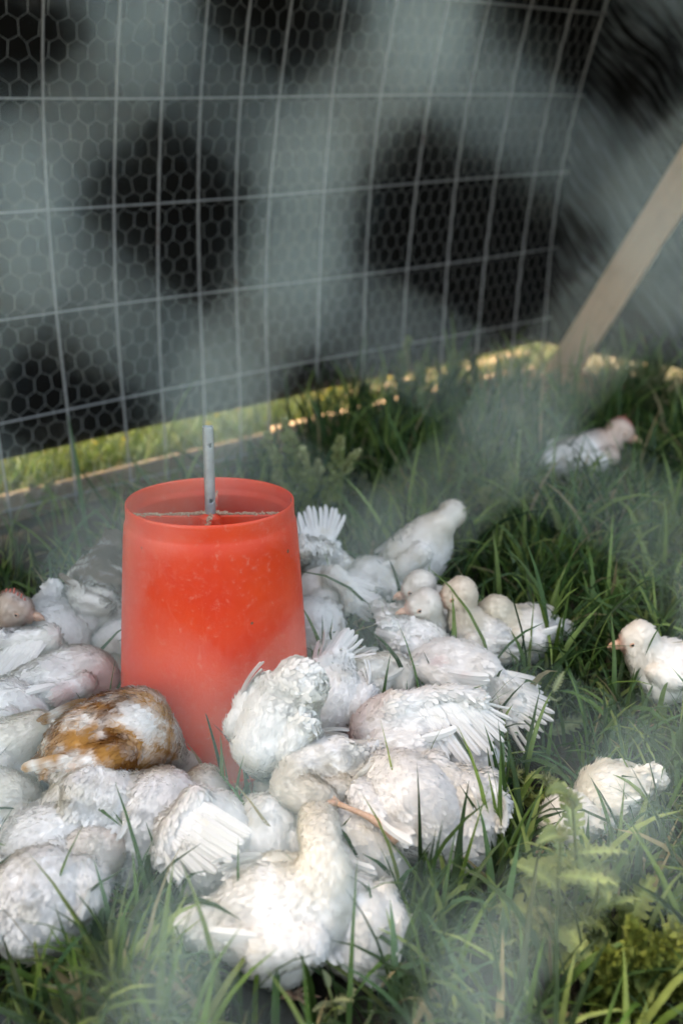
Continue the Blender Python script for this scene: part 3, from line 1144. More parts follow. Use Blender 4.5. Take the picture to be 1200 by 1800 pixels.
        for row, (fr, lf, wd) in enumerate(((.10, .46, 1.2), (.02, .30, 1.25))):
            for i in range(n_ * (2 + row) - 1):
                q_ = min(i / (2 + row) + .3, n_ - 1.001); i0 = int(q_); t_ = q_ - i0
                r0 = ml[i0][0] * (1 - t_) + ml[min(i0 + 1, n_ - 1)][0] * t_
                x, y, z, l_ = ml[i0][1], ml[i0][2], ml[i0][3], ml[i0][4]
                ll = l_ * lf * rng.uniform(.9, 1.1)
                pts_ = r0 + x * l_ * fr * .3 + z * (.004 + .0035 * row) + (base[:, :1] * x + base[:, 1:2] * y * wd + base[:, 2:] * z) * ll
                k0 = sum(len(c_) for c_ in CV)
                CV.append(pts_); CF += [tuple(a2 + k0 for a2 in f_) for f_ in bf]
        CVa = np.concatenate(CV)
        wroot = obj('wing', mesh_from('wing', CVa - o3, CF, M_PLUME, True, tint(CVa)), root)
        for i, (r_, x, y, z, l_) in enumerate(ml):
            o = obj('flight_feather', fm, wroot)
            tw = math.radians(8 + rng.normal() * 4)
            y2 = y * math.cos(tw) + z * math.sin(tw); z2 = np.cross(x, y2)
            wsc = fn.get('w', 1.0) * .80 * rng.uniform(.92, 1.1) * l_
            Mx = Matrix(((x[0] * l_, y2[0] * wsc, z2[0] * l_, 0), (x[1] * l_, y2[1] * wsc, z2[1] * l_, 0), (x[2] * l_, y2[2] * wsc, z2[2] * l_, 0), (0, 0, 0, 1)))
            lo_ = r_ - o3 + z * (.0012 * (i % 2))
            o.matrix_local = Matrix.Translation(Vector(lo_)) @ Mx
    # ---- folded flight feathers
    if wings:
        for sg in ((-1, 1) if wings is True else (wings,)):
            CV, CF = [], []
            base = np.array([v_.co[:] for v_ in FEATHER.vertices]); bf = [tuple(p_.vertices) for p_ in FEATHER.polygons]
            k0 = 0
            for i in range(9):
                a_ = B * .62 + R * .38 + sd_ * sg * rad * (1.18 - .03 * i) + up * rad * (.02 + .075 * i) - f * rad * .07 * i
                e_ = R - f * rad * (.30 + .07 * i) + sd_ * sg * rad * .70 + up * rad * (.22 + .05 * i) + rng.normal(size=3) * .003
                x = nrm(e_ - a_); z = nrm(sd_ * sg + up * .35); y = nrm(np.cross(z, x)); z = np.cross(x, y)
                l_ = np.linalg.norm(e_ - a_) * rng.uniform(.9, 1.05)
                pts_ = a_ + z * .0015 * i + (base[:, :1] * x + base[:, 1:2] * y * 1.5 + base[:, 2:] * z * 1.6) * l_
                CV.append(pts_); CF += [tuple(a2 + k0 for a2 in f_) for f_ in bf]; k0 += len(base)
            CVa = np.concatenate(CV)
            obj('wing', mesh_from('wing', CVa - o3, CF, M_PLUME, True, tint(CVa)), root)
    # ---- face
    if face and neck is not None:
        for e_ in eyes:
            mb = MB()
            V2, F2 = ico(.0043)
            mb.add(V2 + e_ - o3, F2)
            eo = obj('eye', mb.mesh('eye', M_EYE), root)
            mb = MB()
            sg_ = np.sign((e_ - H) @ hs_)
            for ku in (1, -1):
                lid = [e_ - o3 + hs_ * sg_ * (.0022 - .0004 * abs(w_)) + hd * .0056 * math.cos(w_) + hup * ku * .0034 * math.sin(w_) for w_ in np.linspace(0, math.pi, 9)]
                mb.tube(lid, [.0008, .0013, .0016, .0017, .0017, .0017, .0016, .0013, .0008], 6)
            obj('eyelid', mb.mesh('eyelid', M_BEAK), eo)
        # beak: curved, two halves
        mb = MB()
        b0_ = bk - hd * .007 - o3
        mb.tube([b0_, b0_ + hd * .010 + hup * .0016, b0_ + hd * .019 - hup * .0002, b0_ + hd * .026 - hup * .0048], [.0088, .0075, .0046, .0012], 10)
        b1_ = b0_ - hup * .0058
        mb.tube([b1_, b1_ + hd * .010 - hup * .0005, b1_ + hd * .019 - hup * .0005], [.0068, .005, .0012], 8)
        me = mb.mesh('beak', M_BEAK); fix_normals(me)
        obj('beak', me, root)
        if comb:
            mb = MB()
            c0_ = march(H, hup) - o3
            base_ = []
            for i, (dx, hh) in enumerate(((.75, .004), (.5, .009), (.25, .007), (.0, .011), (-.25, .007), (-.5, .007), (-.7, .002))):
                p_ = march(H + hd * hr * dx, hup) - o3
                mb.tube([p_ - hup * .004, p_ + hup * hh], [.0028, .0015], 6)
            me = mb.mesh('comb', M_COMB); fix_normals(me)
            obj('comb', me, root)
    # ---- legs
    if legs:
        fh = nrm(np.array([f[0], f[1], 0.001]))
        mid = (R * .5 + B * .5)
        for sg in (-1, 1):
            hip = mid + sd_ * sg * rad * .55 - up * rad * .55
            hip[2] = max(hip[2], .02)
            foot = np.array([hip[0], hip[1], .004]) + fh * .01
            hock = (hip + foot) / 2 - fh * .016
            obj('leg', leg_mesh(hip - o3, hock - o3, foot - o3, fh), root)
    BIRDS.append((R, B, rad))
    return root


def ico(r):
    t_ = (1 + 5 ** .5) / 2
    V = np.array([(-1, t_, 0), (1, t_, 0), (-1, -t_, 0), (1, -t_, 0), (0, -1, t_), (0, 1, t_), (0, -1, -t_), (0, 1, -t_), (t_, 0, -1), (t_, 0, 1), (-t_, 0, -1), (-t_, 0, 1)], float)
    F = [(0, 11, 5), (0, 5, 1), (0, 1, 7), (0, 7, 10), (0, 10, 11), (1, 5, 9), (5, 11, 4), (11, 10, 2), (10, 7, 6), (7, 1, 8), (3, 9, 4), (3, 4, 2), (3, 2, 6), (3, 6, 8), (3, 8, 9), (4, 9, 5), (2, 4, 11), (6, 2, 10), (8, 6, 7), (9, 8, 1)]
    V = list(nrm(V)); F2 = []; cache = {}

    def mid(a_, b_):
        k = (min(a_, b_), max(a_, b_))
        if k not in cache:
            V.append(nrm(V[a_] + V[b_])); cache[k] = len(V) - 1
        return cache[k]
    for a_, b_, c_ in F:
        x, y, z = mid(a_, b_), mid(b_, c_), mid(c_, a_)
        F2 += [(a_, x, z), (b_, y, x), (c_, z, y), (x, y, z)]
    return np.array(V) * r, F2


def brown_col(Q, c, u_, R, B, up, sd_):
    w = noise3(Q, .10, 2) + noise3(Q, .03, 5) * .7
    t_ = ((Q - R) @ (B - R)) / ((B - R) @ (B - R))
    g = np.clip(w * 1.2 + .60 + .55 * np.exp(-((t_ - .55) / .5) ** 2), 0, 1)[:, None]
    c = c * (1 - g) + np.array([.50, .25, .07]) * g
    d = np.clip(2.0 * np.exp(-((t_ - .95) / .28) ** 2) * (noise3(Q, .05, 6) * .6 + .55), 0, 1)[:, None]
    return c * (1 - d) + np.array([.17, .065, .015]) * d


def grey_col(Q, c, u_, R, B, up, sd_):
    h = ((Q - (R + B) / 2) @ up)
    st = np.sin(((Q @ sd_) * 1.0 + (Q @ up) * .4) * 260) * .55
    w = np.clip(h * 22 - .05 + st + noise3(Q, .05, 3) * .45, 0, 1)[:, None]
    return c * (1 - w) + np.array([.20, .155, .125]) * w


def tan_col(Q, c, u_, R, B, up, sd_):
    w = np.clip(.45 + noise3(Q, .04, 3) * .4, 0, 1)[:, None] * np.clip((u_ - 4.6) / 1.5, 0, 1)[:, None]
    return c * (1 - w) + np.array([.56, .40, .28]) * w
# ------------------------------------------------------------------ the flock (x, y in the photograph, height above ground)
bird('white chicken nearest the bottom edge, side on, neck stretched up into the crowd', (450, 1615, .115), (548, 1612, .115), 68,
     neck=[(572, 1540, .17), (562, 1470, .19)], head=(554, 1408, .108), T=(352, 1628, .10), seed=1, nr=.030, dirt=.2, wings=True, tailr=.40, ncol=(.78, .73, .60))
bird('white chicken behind and right of the front stretched-neck one, small fluffy tail hanging low', (628, 1655, .085), (612, 1590, .10), 52, T=(655, 1690, .06), seed=2, dirt=.35, tailr=.45)
bird('white chicken with an orange leg stretched over it, fluffy tail pointing down right', (655, 1505, .10), (600, 1455, .11), 56, T=(682, 1558, .07), seed=3, dirt=.45, tailr=.4)
bird('big fluffy white rump facing the camera, lower middle right, body leaning up to the left', (735, 1445, .125), (690, 1385, .14), 74, T=(795, 1490, .09), seed=4, dirt=.12, fluff=1.8, tailr=.5)
bird('white chicken half hidden right of the big fluffy rump, one pink leg in the haze', (822, 1450, .115), (800, 1390, .12), 52, T=(835, 1500, .08), seed=5, dirt=.35, fluff=1.2)
bird('large white chicken with its wing fanned out to the right, middle of the right group', (735, 1290, .14), (665, 1290, .14), 66,
     fans=[dict(root=[(690, 1238, .215), (780, 1222, .22), (835, 1228, .21)], tip=[(760, 1350, .14), (860, 1325, .145), (905, 1250, .175)], n=18, w=.95)], T=(830, 1330, .10), seed=6, dirt=.15, wings=1)
bird('small fluffy white tail poking out under the fanned wing, beside the grass', (838, 1345, .09), (800, 1320, .10), 42, T=(862, 1375, .06), seed=7, dirt=.3, fluff=1.6, tailr=.5, bare=[(815, 1318, .12, 16)])
bird('white chicken lying behind the fanned wing, feathers spread far right onto the grass', (840, 1195, .13), (755, 1165, .13), 56,
     fans=[dict(root=[(850, 1175, .165), (895, 1215, .135), (890, 1265, .09)], tip=[(945, 1200, .13), (968, 1262, .10), (925, 1330, .06)], n=9, w=1.05)], seed=8, dirt=.3, wings=1, T=(900, 1235, .11), bare=[(762, 1150, .19, 22), (812, 1190, .18, 20)])
bird('white chicken pushing its head left, pointed tail raised, in front of the pale heads', (700, 1118, .15), (760, 1130, .15), 42, T=(682, 1098, .19), seed=9, dirt=.25)
bird('white chicken right of the feeder, wing raised like a fan behind its back', (590, 1215, .15), (575, 1260, .13), 58,
     fans=[dict(root=[(545, 1215, .17), (560, 1175, .20), (600, 1160, .20)], tip=[(560, 1120, .22), (605, 1098, .23), (665, 1150, .21)], n=13, w=1.15)], T=(610, 1170, .17), seed=10, dirt=.1, wings=1)
bird('dusty white chicken facing right, head down, between the raised and the fanned wing', (660, 1190, .13), (600, 1215, .13), 46, neck=[(690, 1175, .15)], head=(702, 1195, .13), beak=(712, 1222, .11), seed=11, dirt=.25, nr=.024)
bird('upright fluffy white chicken pressed against the feeder, frilled rump raised', (500, 1235, .25), (470, 1310, .19), 54, T=(525, 1205, .29), seed=12, dirt=.15, fluff=1.8, tailr=.75, wings=True, neck=[(478, 1350, .12)], head=(480, 1385, .07), bare=[(487, 1255, .30, 24)], lump=.004)
bird('white chicken with hunched shoulders and dirty cream neck, centre of the front crowd', (590, 1358, .155), (536, 1376, .155), 57, neck=[(505, 1392, .18)], head=(552, 1402, .18), seed=13, dirt=.5, nr=.022, ncol=(.52, .46, .36), lump=.005)
bird('long white chicken with closed wing pointing down, squeezed left of the stretched neck', (462, 1515, .10), (452, 1446, .13), 48, T=(465, 1555, .06), seed=14, dirt=.35,
     fans=[dict(root=[(470, 1420, .16), (500, 1440, .15)], tip=[(455, 1575, .09), (525, 1490, .12)], n=7, w=1.2)], wings=-1)
bird('white chicken seen from behind, one wing drooping open with separate white finger feathers', (372, 1505, .12), (368, 1448, .14), 60, T=(352, 1580, .05), seed=15, dirt=.35,
     fans=[dict(root=[(345, 1402, .205), (305, 1445, .18), (292, 1490, .15)], tip=[(432, 1462, .20), (402, 1520, .17), (300, 1560, .12)], n=13, w=1.15)], wings=1)
bird('white chicken with raised rump between the brown one and the drooping wing', (268, 1455, .12), (290, 1405, .14), 60, T=(235, 1530, .07), seed=16, dirt=.12, fluff=1.3, wings=True)
bird('little cream fluffy head against the foot of the feeder', (350, 1455, .09), (356, 1415, .10), 32, neck=[(357, 1395, .11)], head=(359, 1386, .11), seed=17, dirt=.7, fluff=2.2, nr=.030, legs=False, wings=False, ncol=(.70, .66, .56))
bird('golden brown and white chicken lying against the left foot of the feeder', (140, 1325, .16), (242, 1295, .19), 74, T=(60, 1390, .08), col=brown_col, seed=18, neck=[(300, 1330, .12)], head=(320, 1350, .08), nr=.03, ncol=(.60, .50, .38), wings=True, dirt=.3)
bird('white chicken with ruffled shoulders in front of the brown one, grey patch on its back', (170, 1440, .13), (185, 1385, .15), 60, T=(140, 1500, .09), seed=19, dirt=.6, lump=.006, fluff=1.4)
bird('white chicken low at the left under the ruffled one, long back towards the camera', (55, 1495, .10), (130, 1470, .12), 56, T=(0, 1480, .10), seed=20, dirt=.25)
bird('dirty white chicken with a reddish face turned down at the left front', (120, 1545, .09), (165, 1510, .11), 46, neck=[(195, 1490, .12)], head=(200, 1482, .11), beak=(208, 1502, .07), seed=21, dirt=.55, face=True, comb=True, ncol=(.58, .42, .30), nr=.024)
bird('round white chicken seen from behind at the bottom left corner', (68, 1608, .115), (70, 1560, .12), 66, T=(50, 1640, .10), seed=22, dirt=.45, bare=[(52, 1612, .17, 14)])
bird('white chicken head and back cut by the left edge, grey cheek, near the brown one', (-20, 1440, .11), (-5, 1410, .12), 50, neck=[(20, 1400, .14)], head=(42, 1400, .12), beak=(58, 1408, .10), seed=23, dirt=.5, ncol=(.62, .56, .44))
bird('white chicken with red comb and closed eye looking down beside the brown one', (-10, 1330, .12), (25, 1320, .13), 50, neck=[(45, 1295, .16)], head=(68, 1285, .155), beak=(85, 1312, .12), seed=24, face=True, comb=True, dirt=.35, ncol=(.64, .57, .44))
bird('white chicken at the left edge with smooth back, above the one with the red comb', (-30, 1260, .13), (40, 1250, .14), 60, seed=25, dirt=.12)
bird('white chicken with pink bare shoulder facing the feeder, left of the red tube', (70, 1210, .15), (140, 1190, .15), 56, neck=[(178, 1195, .14)], head=(190, 1230, .09), seed=26, dirt=.15, bare=[(175, 1190, .18, 28), (120, 1225, .16, 26)], ncol=(.68, .42, .32), nr=.032)
bird('white chicken with open shaggy wing at the left edge, below the tan-headed one', (15, 1165, .15), (80, 1165, .15), 62, T=(-30, 1120, .20), seed=27, dirt=.05, fluff=1.2,
     fans=[dict(root=[(90, 1115, .23), (40, 1120, .23), (0, 1130, .22)], tip=[(20, 1200, .18), (-25, 1170, .19), (-60, 1140, .20)], n=10, w=1.4)], wings=1)
bird('plump white chicken with its tail up, between the tan head and the grey-backed one', (78, 1100, .15), (115, 1125, .15), 60, T=(95, 1042, .21), seed=28, dirt=.08)
bird('tan-headed chicken with pink comb looking right at the left edge', (-45, 1150, .13), (-10, 1130, .14), 52, neck=[(12, 1105, .19)], head=(22, 1068, .235), beak=(75, 1082, .22), seed=29, face=True, comb=True, col=tan_col, ncol=(.64, .50, .38), dirt=.3, nr=.028)
bird('grey-brown backed chicken with white streaked side, half behind the feeder at its left', (176, 1035, .20), (212, 1045, .19), 76, T=(200, 955, .27), seed=30, col=grey_col, dirt=.2)
bird('white chicken wedged between the grey-backed one and the feeder', (205, 1120, .12), (232, 1140, .12), 44, seed=31, dirt=.3)
bird('pale cream fluffy chicken touching the feeder left side low down', (200, 1190, .10), (222, 1215, .10), 44, seed=32, dirt=.7, fluff=1.6)
bird('white chicken behind the feeder right side, wing fanned upward', (560, 975, .16), (530, 985, .15), 56,
     fans=[dict(root=[(530, 960, .25), (560, 958, .24), (575, 962, .23)], tip=[(520, 905, .30), (560, 888, .31), (612, 905, .28)], n=11, w=1.35)], T=(600, 990, .17), seed=33, dirt=.25, wings=1)
bird('white chicken beside the feeder with its wing hanging open to the right', (590, 1040, .15), (550, 1045, .15), 52,
     fans=[dict(root=[(585, 1010, .22), (605, 1035, .20), (610, 1060, .17)], tip=[(655, 1025, .20), (672, 1070, .16), (650, 1095, .12)], n=9, w=1.3)], T=(625, 1060, .13), seed=34, dirt=.35, wings=1)
bird('smooth white chicken squeezed against the right side of the feeder', (555, 1120, .13), (540, 1080, .15), 48, seed=35, dirt=.3)
bird('small white chicken behind the pale heads, sunk in hazy grass', (668, 1030, .12), (640, 1010, .13), 48, seed=36, dirt=.2, group='young chickens further back')
bird('white chicken standing apart behind the crowd and preening its shoulder', (710, 990, .15), (755, 960, .20), 62, neck=[(780, 915, .27)], head=(792, 903, .27), beak=(770, 925, .22), T=(670, 1005, .12), seed=37, face=True, dirt=.15, nr=.026, group='young chickens further back')
bird('pale-headed chicken highest and leftmost of the four looking left', (790, 1085, .12), (760, 1075, .14), 48, neck=[(745, 1050, .19)], head=(737, 1030, .225), beak=(705, 1042, .205), seed=38, face=True, dirt=.3, nr=.0255, wings=True)
bird('pale-headed chicken lowest of the four looking left, in front of the highest one', (700, 1098, .14), (745, 1118, .13), 44, neck=[(752, 1085, .18)], head=(748, 1062, .215), beak=(708, 1072, .205), seed=39, face=True, dirt=.3, nr=.0265)
bird('cream-headed chicken with a long tan neck, third of the four looking left', (860, 1125, .13), (825, 1115, .14), 48, neck=[(815, 1080, .19)], head=(808, 1044, .235), beak=(768, 1052, .225), seed=40, face=True, dirt=.55, nr=.0275, ncol=(.70, .58, .40))
bird('cream-headed chicken with dark cheek, rightmost of the four looking left', (940, 1110, .13), (900, 1110, .13), 50, neck=[(882, 1090, .16)], head=(870, 1076, .18), beak=(842, 1084, .165), T=(985, 1105, .12), seed=41, face=True, dirt=.3, nr=.027, ncol=(.62, .54, .36))
bird('small ruffled chicken with grey mottled back, below the two right-hand pale heads', (880, 1140, .11), (850, 1130, .12), 42, seed=42, dirt=.75, lump=.005)
bird('white chicken alone in the grass by the right edge, looking left', (1188, 1180, .13), (1146, 1170, .135), 51, neck=[(1125, 1145, .17)], head=(1124, 1122, .195), beak=(1088, 1128, .185), T=(1240, 1180, .12), seed=43, face=True, dirt=.12, nr=.0265, group='young chickens further back')
bird('white chicken crouched in the grass lower right, fluffy tail to the right', (1082, 1398, .085), (1050, 1392, .085), 45, T=(1140, 1372, .11), seed=44, dirt=.55, tailr=.42, group='young chickens further back')
bird('white chicken half buried in grass beside the thistle, left of the crouched one', (1010, 1445, .07), (980, 1438, .07), 36, seed=45, dirt=.2, group='young chickens further back')
bird('distant pinkish-headed white chicken in the hazy grass by the end wall', (1005, 812, .14), (1050, 800, .15), 72, neck=[(1075, 775, .20)], head=(1088, 756, .23), beak=(1110, 765, .22), seed=46, face=True, comb=True, ncol=(.66, .45, .33), dirt=.3, nr=.032, group='young chickens further back')

# the orange leg stretched over a neighbour
lr = [r for r in bpy.data.objects if r.name.startswith('chicken') and 'big fluffy white rump' in r.get('label', '')][0]
lo3 = np.array(lr.location)
ft = P(592, 1412, .185); hp = P(700, 1475, .15); hk = P(655, 1440, .175)
mb = MB()
mb.tube(smooth_path([hp, hk, ft], 10), [.011, .009, .0072, .0065, .0068, .0056, .0046, .0044, .0044, .0052], 10)
d0 = nrm(ft - hk); s0 = nrm(np.cross(d0, [0, 0, 1.]))
for a_, l_ in ((-.5, .028), (0, .036), (.5, .030)):
    d = d0 * math.cos(a_) + s0 * math.sin(a_)
    mb.tube([ft, ft + d * l_ * .5 + np.array([0, 0, .002]), ft + d * l_ - np.array([0, 0, .006])], [.006, .0045, .001], 7)
mb.v = [v_ - lo3 for v_ in mb.v]
me = mb.mesh('leg', M_LEG); fix_normals(me)
obj('leg', me, lr)

# ------------------------------------------------------------------ grass
def ribbons(base, az, Ln, W, bend, twist, n_seg, cols, rng, fold=.25, lean=None):
    """n blades; returns V, F(quads), C"""
    n_ = len(base)
    t_ = np.linspace(0, 1, n_seg + 1)[None, :, None]
    h = np.stack([np.cos(az), np.sin(az), 0 * az], -1)[:, None]
    ln = (np.zeros(n_) + .2 if lean is None else lean)[:, None, None]
    ang = ln + bend[:, None, None] * t_ ** 1.4
    dl = Ln[:, None, None] / n_seg
    dirs = h * np.sin(ang) + np.array([0, 0, 1.]) * np.cos(ang)
    pos = base[:, None] + np.concatenate([np.zeros((n_, 1, 3)), np.cumsum(dirs[:, :-1] * dl, 1)], 1)
    side0 = np.cross(h, np.array([0, 0, 1.]))
    nn = np.cross(dirs, np.broadcast_to(side0, dirs.shape))
    tw = twist[:, None, None] * t_
    side = side0 * np.cos(tw) + nn * np.sin(tw)
    nn2 = np.cross(side, dirs)
    prof_ = np.clip(np.sin(np.clip(t_ * .9 + .1, 0, 1) ** .75 * math.pi) ** .7, .03, 1)
    prof_ = np.where(t_ > .98, .03, prof_)
    w = W[:, None, None] * .5 * prof_
    a_ = pos - side * w; c_ = pos + side * w; b_ = pos + nn2 * w * fold
    V = np.stack([a_, b_, c_], 2)
    V[..., 2] = np.maximum(V[..., 2], -.005)
    m_ = n_seg + 1
    idx = np.arange(n_ * m_ * 3).reshape(n_, m_, 3)
    F = np.concatenate([np.stack([idx[:, :-1, k], idx[:, 1:, k], idx[:, 1:, k + 1], idx[:, :-1, k + 1]], -1).reshape(-1, 4) for k in (0, 1)])
    C = np.repeat(cols, m_ * 3, 0)
    tt = np.broadcast_to(t_[..., None] * np.ones((n_, 1, 3, 1)), (n_, m_, 3, 1)).reshape(-1, 1)
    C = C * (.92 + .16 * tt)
    return V.reshape(-1, 3), F, C


gr = np.random.default_rng(21)
FEET = np.array([[*((R + B) / 2)[:2], *R[:2], *B[:2], rad] for R, B, rad in BIRDS])


def free(p, slack=1.0):
    """True where no bird and no feeder stands"""
    ok = np.hypot(p[:, 0] - G[0], p[:, 1] - G[1]) > .20
    for f_ in FEET:
        a_, b_ = f_[2:4], f_[4:6]; ab = b_ - a_
        t_ = np.clip(((p[:, :2] - a_) @ ab) / (ab @ ab + 1e-9), 0, 1)
        ok &= np.hypot(*(p[:, :2] - a_ - t_[:, None] * ab).T) > f_[6] * slack
    return ok


WEED_AT = np.array([P(*b_)[:2] for b_ in ((880, 990), (930, 830), (760, 830), (1150, 1010), (545, 955), (500, 990), (650, 915), (716, 745), (832, 725), (1010, 900), (1130, 770), (1060, 1050), (1110, 1790), (905, 1700), (1000, 1690), (960, 1440), (1090, 1730), (575, 1830), (965, 1300))])


def inside(p, m_=.03):
    w = (p[:, :2] - WA) @ WN > m_
    r_ = (p[:, :2] - RC) @ RN > m_
    return w & r_


PAL = np.array([(.075, .150, .030), (.115, .195, .040), (.055, .115, .038), (.080, .165, .075), (.220, .290, .085), (.025, .055, .013), (.035, .075, .018)])


def blades(n_, x0, x1, y0, y1, L0, L1, W0, W1, clump=.5, slack=1.0, pal=PAL, seg=6, dens=None, lean=.35, bendm=1.3):
    p = np.stack([gr.uniform(x0, x1, n_), gr.uniform(y0, y1, n_)], -1)
    if clump:
        nc = max(4, n_ // 22)
        cc = np.stack([gr.uniform(x0, x1, nc), gr.uniform(y0, y1, nc)], -1)
        k = gr.random(n_) < clump
        ci = gr.integers(0, nc, n_)
        p[k] = cc[ci[k]] + gr.normal(size=(k.sum(), 2)) * .018
    ok = inside(p) & free(p, slack)
    dwd = np.min(np.hypot(p[:, None, 0] - WEED_AT[None, :, 0], p[:, None, 1] + .04 - WEED_AT[None, :, 1]), 1)
    ok &= (dwd > .10) | (gr.random(len(p)) < .2)
    ok &= (np.hypot(p[:, 0] - RC[0], p[:, 1] - RC[1]) > .42) | (gr.random(len(p)) < .12)
    dw = (p[:, :2] - WA) @ WN; sw = (p[:, :2] - WA) @ WU
    ok &= (dw > .42) | (sw > .95) | (gr.random(len(p)) < .10)
    if dens is not None: ok &= gr.random(len(p)) < dens(p)
    p = p[ok]; n_ = len(p)
    base = np.concatenate([p, ground_z(p[:, 0], p[:, 1])[:, None] - .004], 1)
    ci = gr.integers(0, len(pal), n_)
    c = pal[ci] * gr.uniform(.75, 1.3, (n_, 1))
    dry = gr.random(n_) < .05
    c[dry] = np.array([.36, .31, .17]) * gr.uniform(.6, 1.1, (dry.sum(), 1))
    return ribbons(base, gr.uniform(0, 6.283, n_), gr.uniform(L0, L1, n_) * (.8 + .4 * gr.random(n_)), gr.uniform(W0, W1, n_), gr.gamma(3, bendm / 3, n_), gr.normal(size=n_) * .9, seg, c, gr,
                   lean=np.abs(gr.normal(size=n_)) * lean)


def join(parts):
    Vs, Fs, Cs, k = [], [], [], 0
    for V, F, C in parts:
        Vs.append(V); Fs.append(F + k); Cs.append(C); k += len(V)
    return np.concatenate(Vs), np.concatenate(Fs), np.concatenate(Cs)


parts = []
# broad blades
parts.append(blades(6500, -1.1, 1.15, .55, 1.75, .10, .25, .0065, .012, .5))
parts.append(blades(8500, -1.5, 1.9, 1.6, 3.1, .12, .28, .006, .012, .6))
parts.append(blades(7500, -1.9, 2.3, 2.6, 4.3, .14, .34, .006, .013, .65))
TALL = np.array([(.06, .135, .042), (.09, .175, .050), (.17, .26, .07), (.026, .060, .020)])
parts.append(blades(2600, .1, 1.8, 1.7, 3.0, .20, .36, .008, .014, .8, pal=TALL, lean=.22, bendm=1.2))
parts.append(blades(2600, -.6, 2.0, 2.9, 4.3, .22, .42, .008, .015, .85, pal=TALL, lean=.16, bendm=.9))
parts.append(blades(1300, -.9, .9, .85, 1.35, .14, .30, .008, .014, .7, lean=.3, bendm=1.2))
# fine under-grass and matted old stems
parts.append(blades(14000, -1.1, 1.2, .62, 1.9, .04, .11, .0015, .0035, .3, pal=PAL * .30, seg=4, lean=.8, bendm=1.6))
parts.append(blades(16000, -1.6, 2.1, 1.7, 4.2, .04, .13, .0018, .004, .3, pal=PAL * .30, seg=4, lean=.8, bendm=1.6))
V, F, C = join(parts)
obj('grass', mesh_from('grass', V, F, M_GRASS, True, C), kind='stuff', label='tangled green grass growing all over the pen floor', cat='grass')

# meadow outside, in the sun
p = np.stack([gr.uniform(-2.6, 2.9, 15000), gr.uniform(0, 1.3, 15000) ** 1.3], -1)
q = WA + WU * p[:, :1] - WN * (.10 + p[:, 1:])
c = np.array([(.07, .12, .022), (.11, .14, .03), (.05, .09, .02), (.18, .16, .06)])[gr.integers(0, 4, len(q))] * gr.uniform(.7, 1.2, (len(q), 1))
n_ = len(q)
o1 = ribbons(np.concatenate([q, np.zeros((n_, 1)) - .01], 1), gr.uniform(0, 6.28, n_), gr.uniform(.06, .20, n_), gr.uniform(.004, .010, n_), gr.gamma(3, .5, n_), gr.normal(size=n_), 4, c, gr)
p = np.stack([gr.uniform(0, 3, 5000), gr.uniform(.08, 1.0, 5000)], -1)
q = RC + RU * p[:, :1] - RN * p[:, 1:]
n_ = len(q)
c = np.array([(.40, .34, .20), (.22, .26, .09), (.5, .42, .28)])[gr.integers(0, 3, n_)] * gr.uniform(.7, 1.2, (n_, 1))
o2 = ribbons(np.concatenate([q, np.zeros((n_, 1)) - .01], 1), gr.uniform(0, 6.28, n_), gr.uniform(.03, .10, n_), gr.uniform(.003, .008, n_), gr.gamma(3, .5, n_), gr.normal(size=n_), 4, c, gr)
n_ = 3800
p = np.stack([gr.uniform(-2.4, 1.25, n_), gr.uniform(.075, .24, n_)], -1)
q = WA + WU * p[:, :1] - WN * p[:, 1:]
c = np.array([(.06, .11, .02), (.10, .15, .03), (.15, .18, .05)])[gr.integers(0, 3, n_)] * gr.uniform(.7, 1.2, (n_, 1))
o3_ = ribbons(np.concatenate([q, np.zeros((n_, 1)) - .01], 1), gr.uniform(0, 6.28, n_), gr.uniform(.11, .25, n_), gr.uniform(.004, .009, n_), gr.gamma(3, .3, n_), gr.normal(size=n_), 5, c, gr)
V, F, C = join([o1, o2, o3_])
obj('meadow_grass', mesh_from('meadow_grass', V, F, M_GRASS, True, C), kind='stuff', label='sunlit yellow-green grass outside, seen through the gap under the tarps', cat='grass')
# small yellow flowers in it
mb = MB(); 
n_ = 420
s_ = gr.uniform(-1.2, 2.2, n_); d_ = gr.uniform(.12, .8, n_)
FV, FF = [], []
for i in range(n_):
    c2 = WA + WU * s_[i] - WN * d_[i]
    h_ = gr.uniform(.06, .15); r_ = gr.uniform(.006, .012)
    tl = gr.normal(size=2) * .35
    k0 = len(FV)
    FV.append((c2[0], c2[1], h_ - .003))
    for k in range(10):
        w = k * math.pi / 5; rr = r_ * (1 if k % 2 == 0 else .55)
        FV.append((c2[0] + rr * math.cos(w), c2[1] + rr * math.sin(w), h_ + rr * (math.cos(w) * tl[0] + math.sin(w) * tl[1])))
    for k in range(10):
        FF.append((k0, k0 + 1 + k, k0 + 1 + (k + 1) % 10))
me = mesh_from('wild_flowers', np.array(FV), FF, M_WEED, False, np.tile(np.array([.60, .45, .05]), (len(FV), 1)))
obj('wild_flowers', me, kind='stuff', label='small yellow flowers dotted in the sunlit grass outside', cat='flowers')
m, N, L, b = mat_new('dry_ground'); set_in(b, Roughness=.95)
nz = noise(N, L, 14, 7, mapping(N, L), .7)
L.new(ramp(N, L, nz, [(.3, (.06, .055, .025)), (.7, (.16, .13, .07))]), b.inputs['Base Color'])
bump(N, L, b, nz, .6, .02)
pts = []
SS, DD = np.meshgrid(np.linspace(-3.4, 3.2, 50), np.linspace(.07, 2.4, 14), indexing='ij')
XY = WA + WU * SS[..., None] - WN * DD[..., None]
V = np.concatenate([XY, ground_z(XY[..., 0], XY[..., 1])[..., None] + .006], -1).reshape(-1, 3)
ii, jj = np.meshgrid(np.arange(49), np.arange(13), indexing='ij')
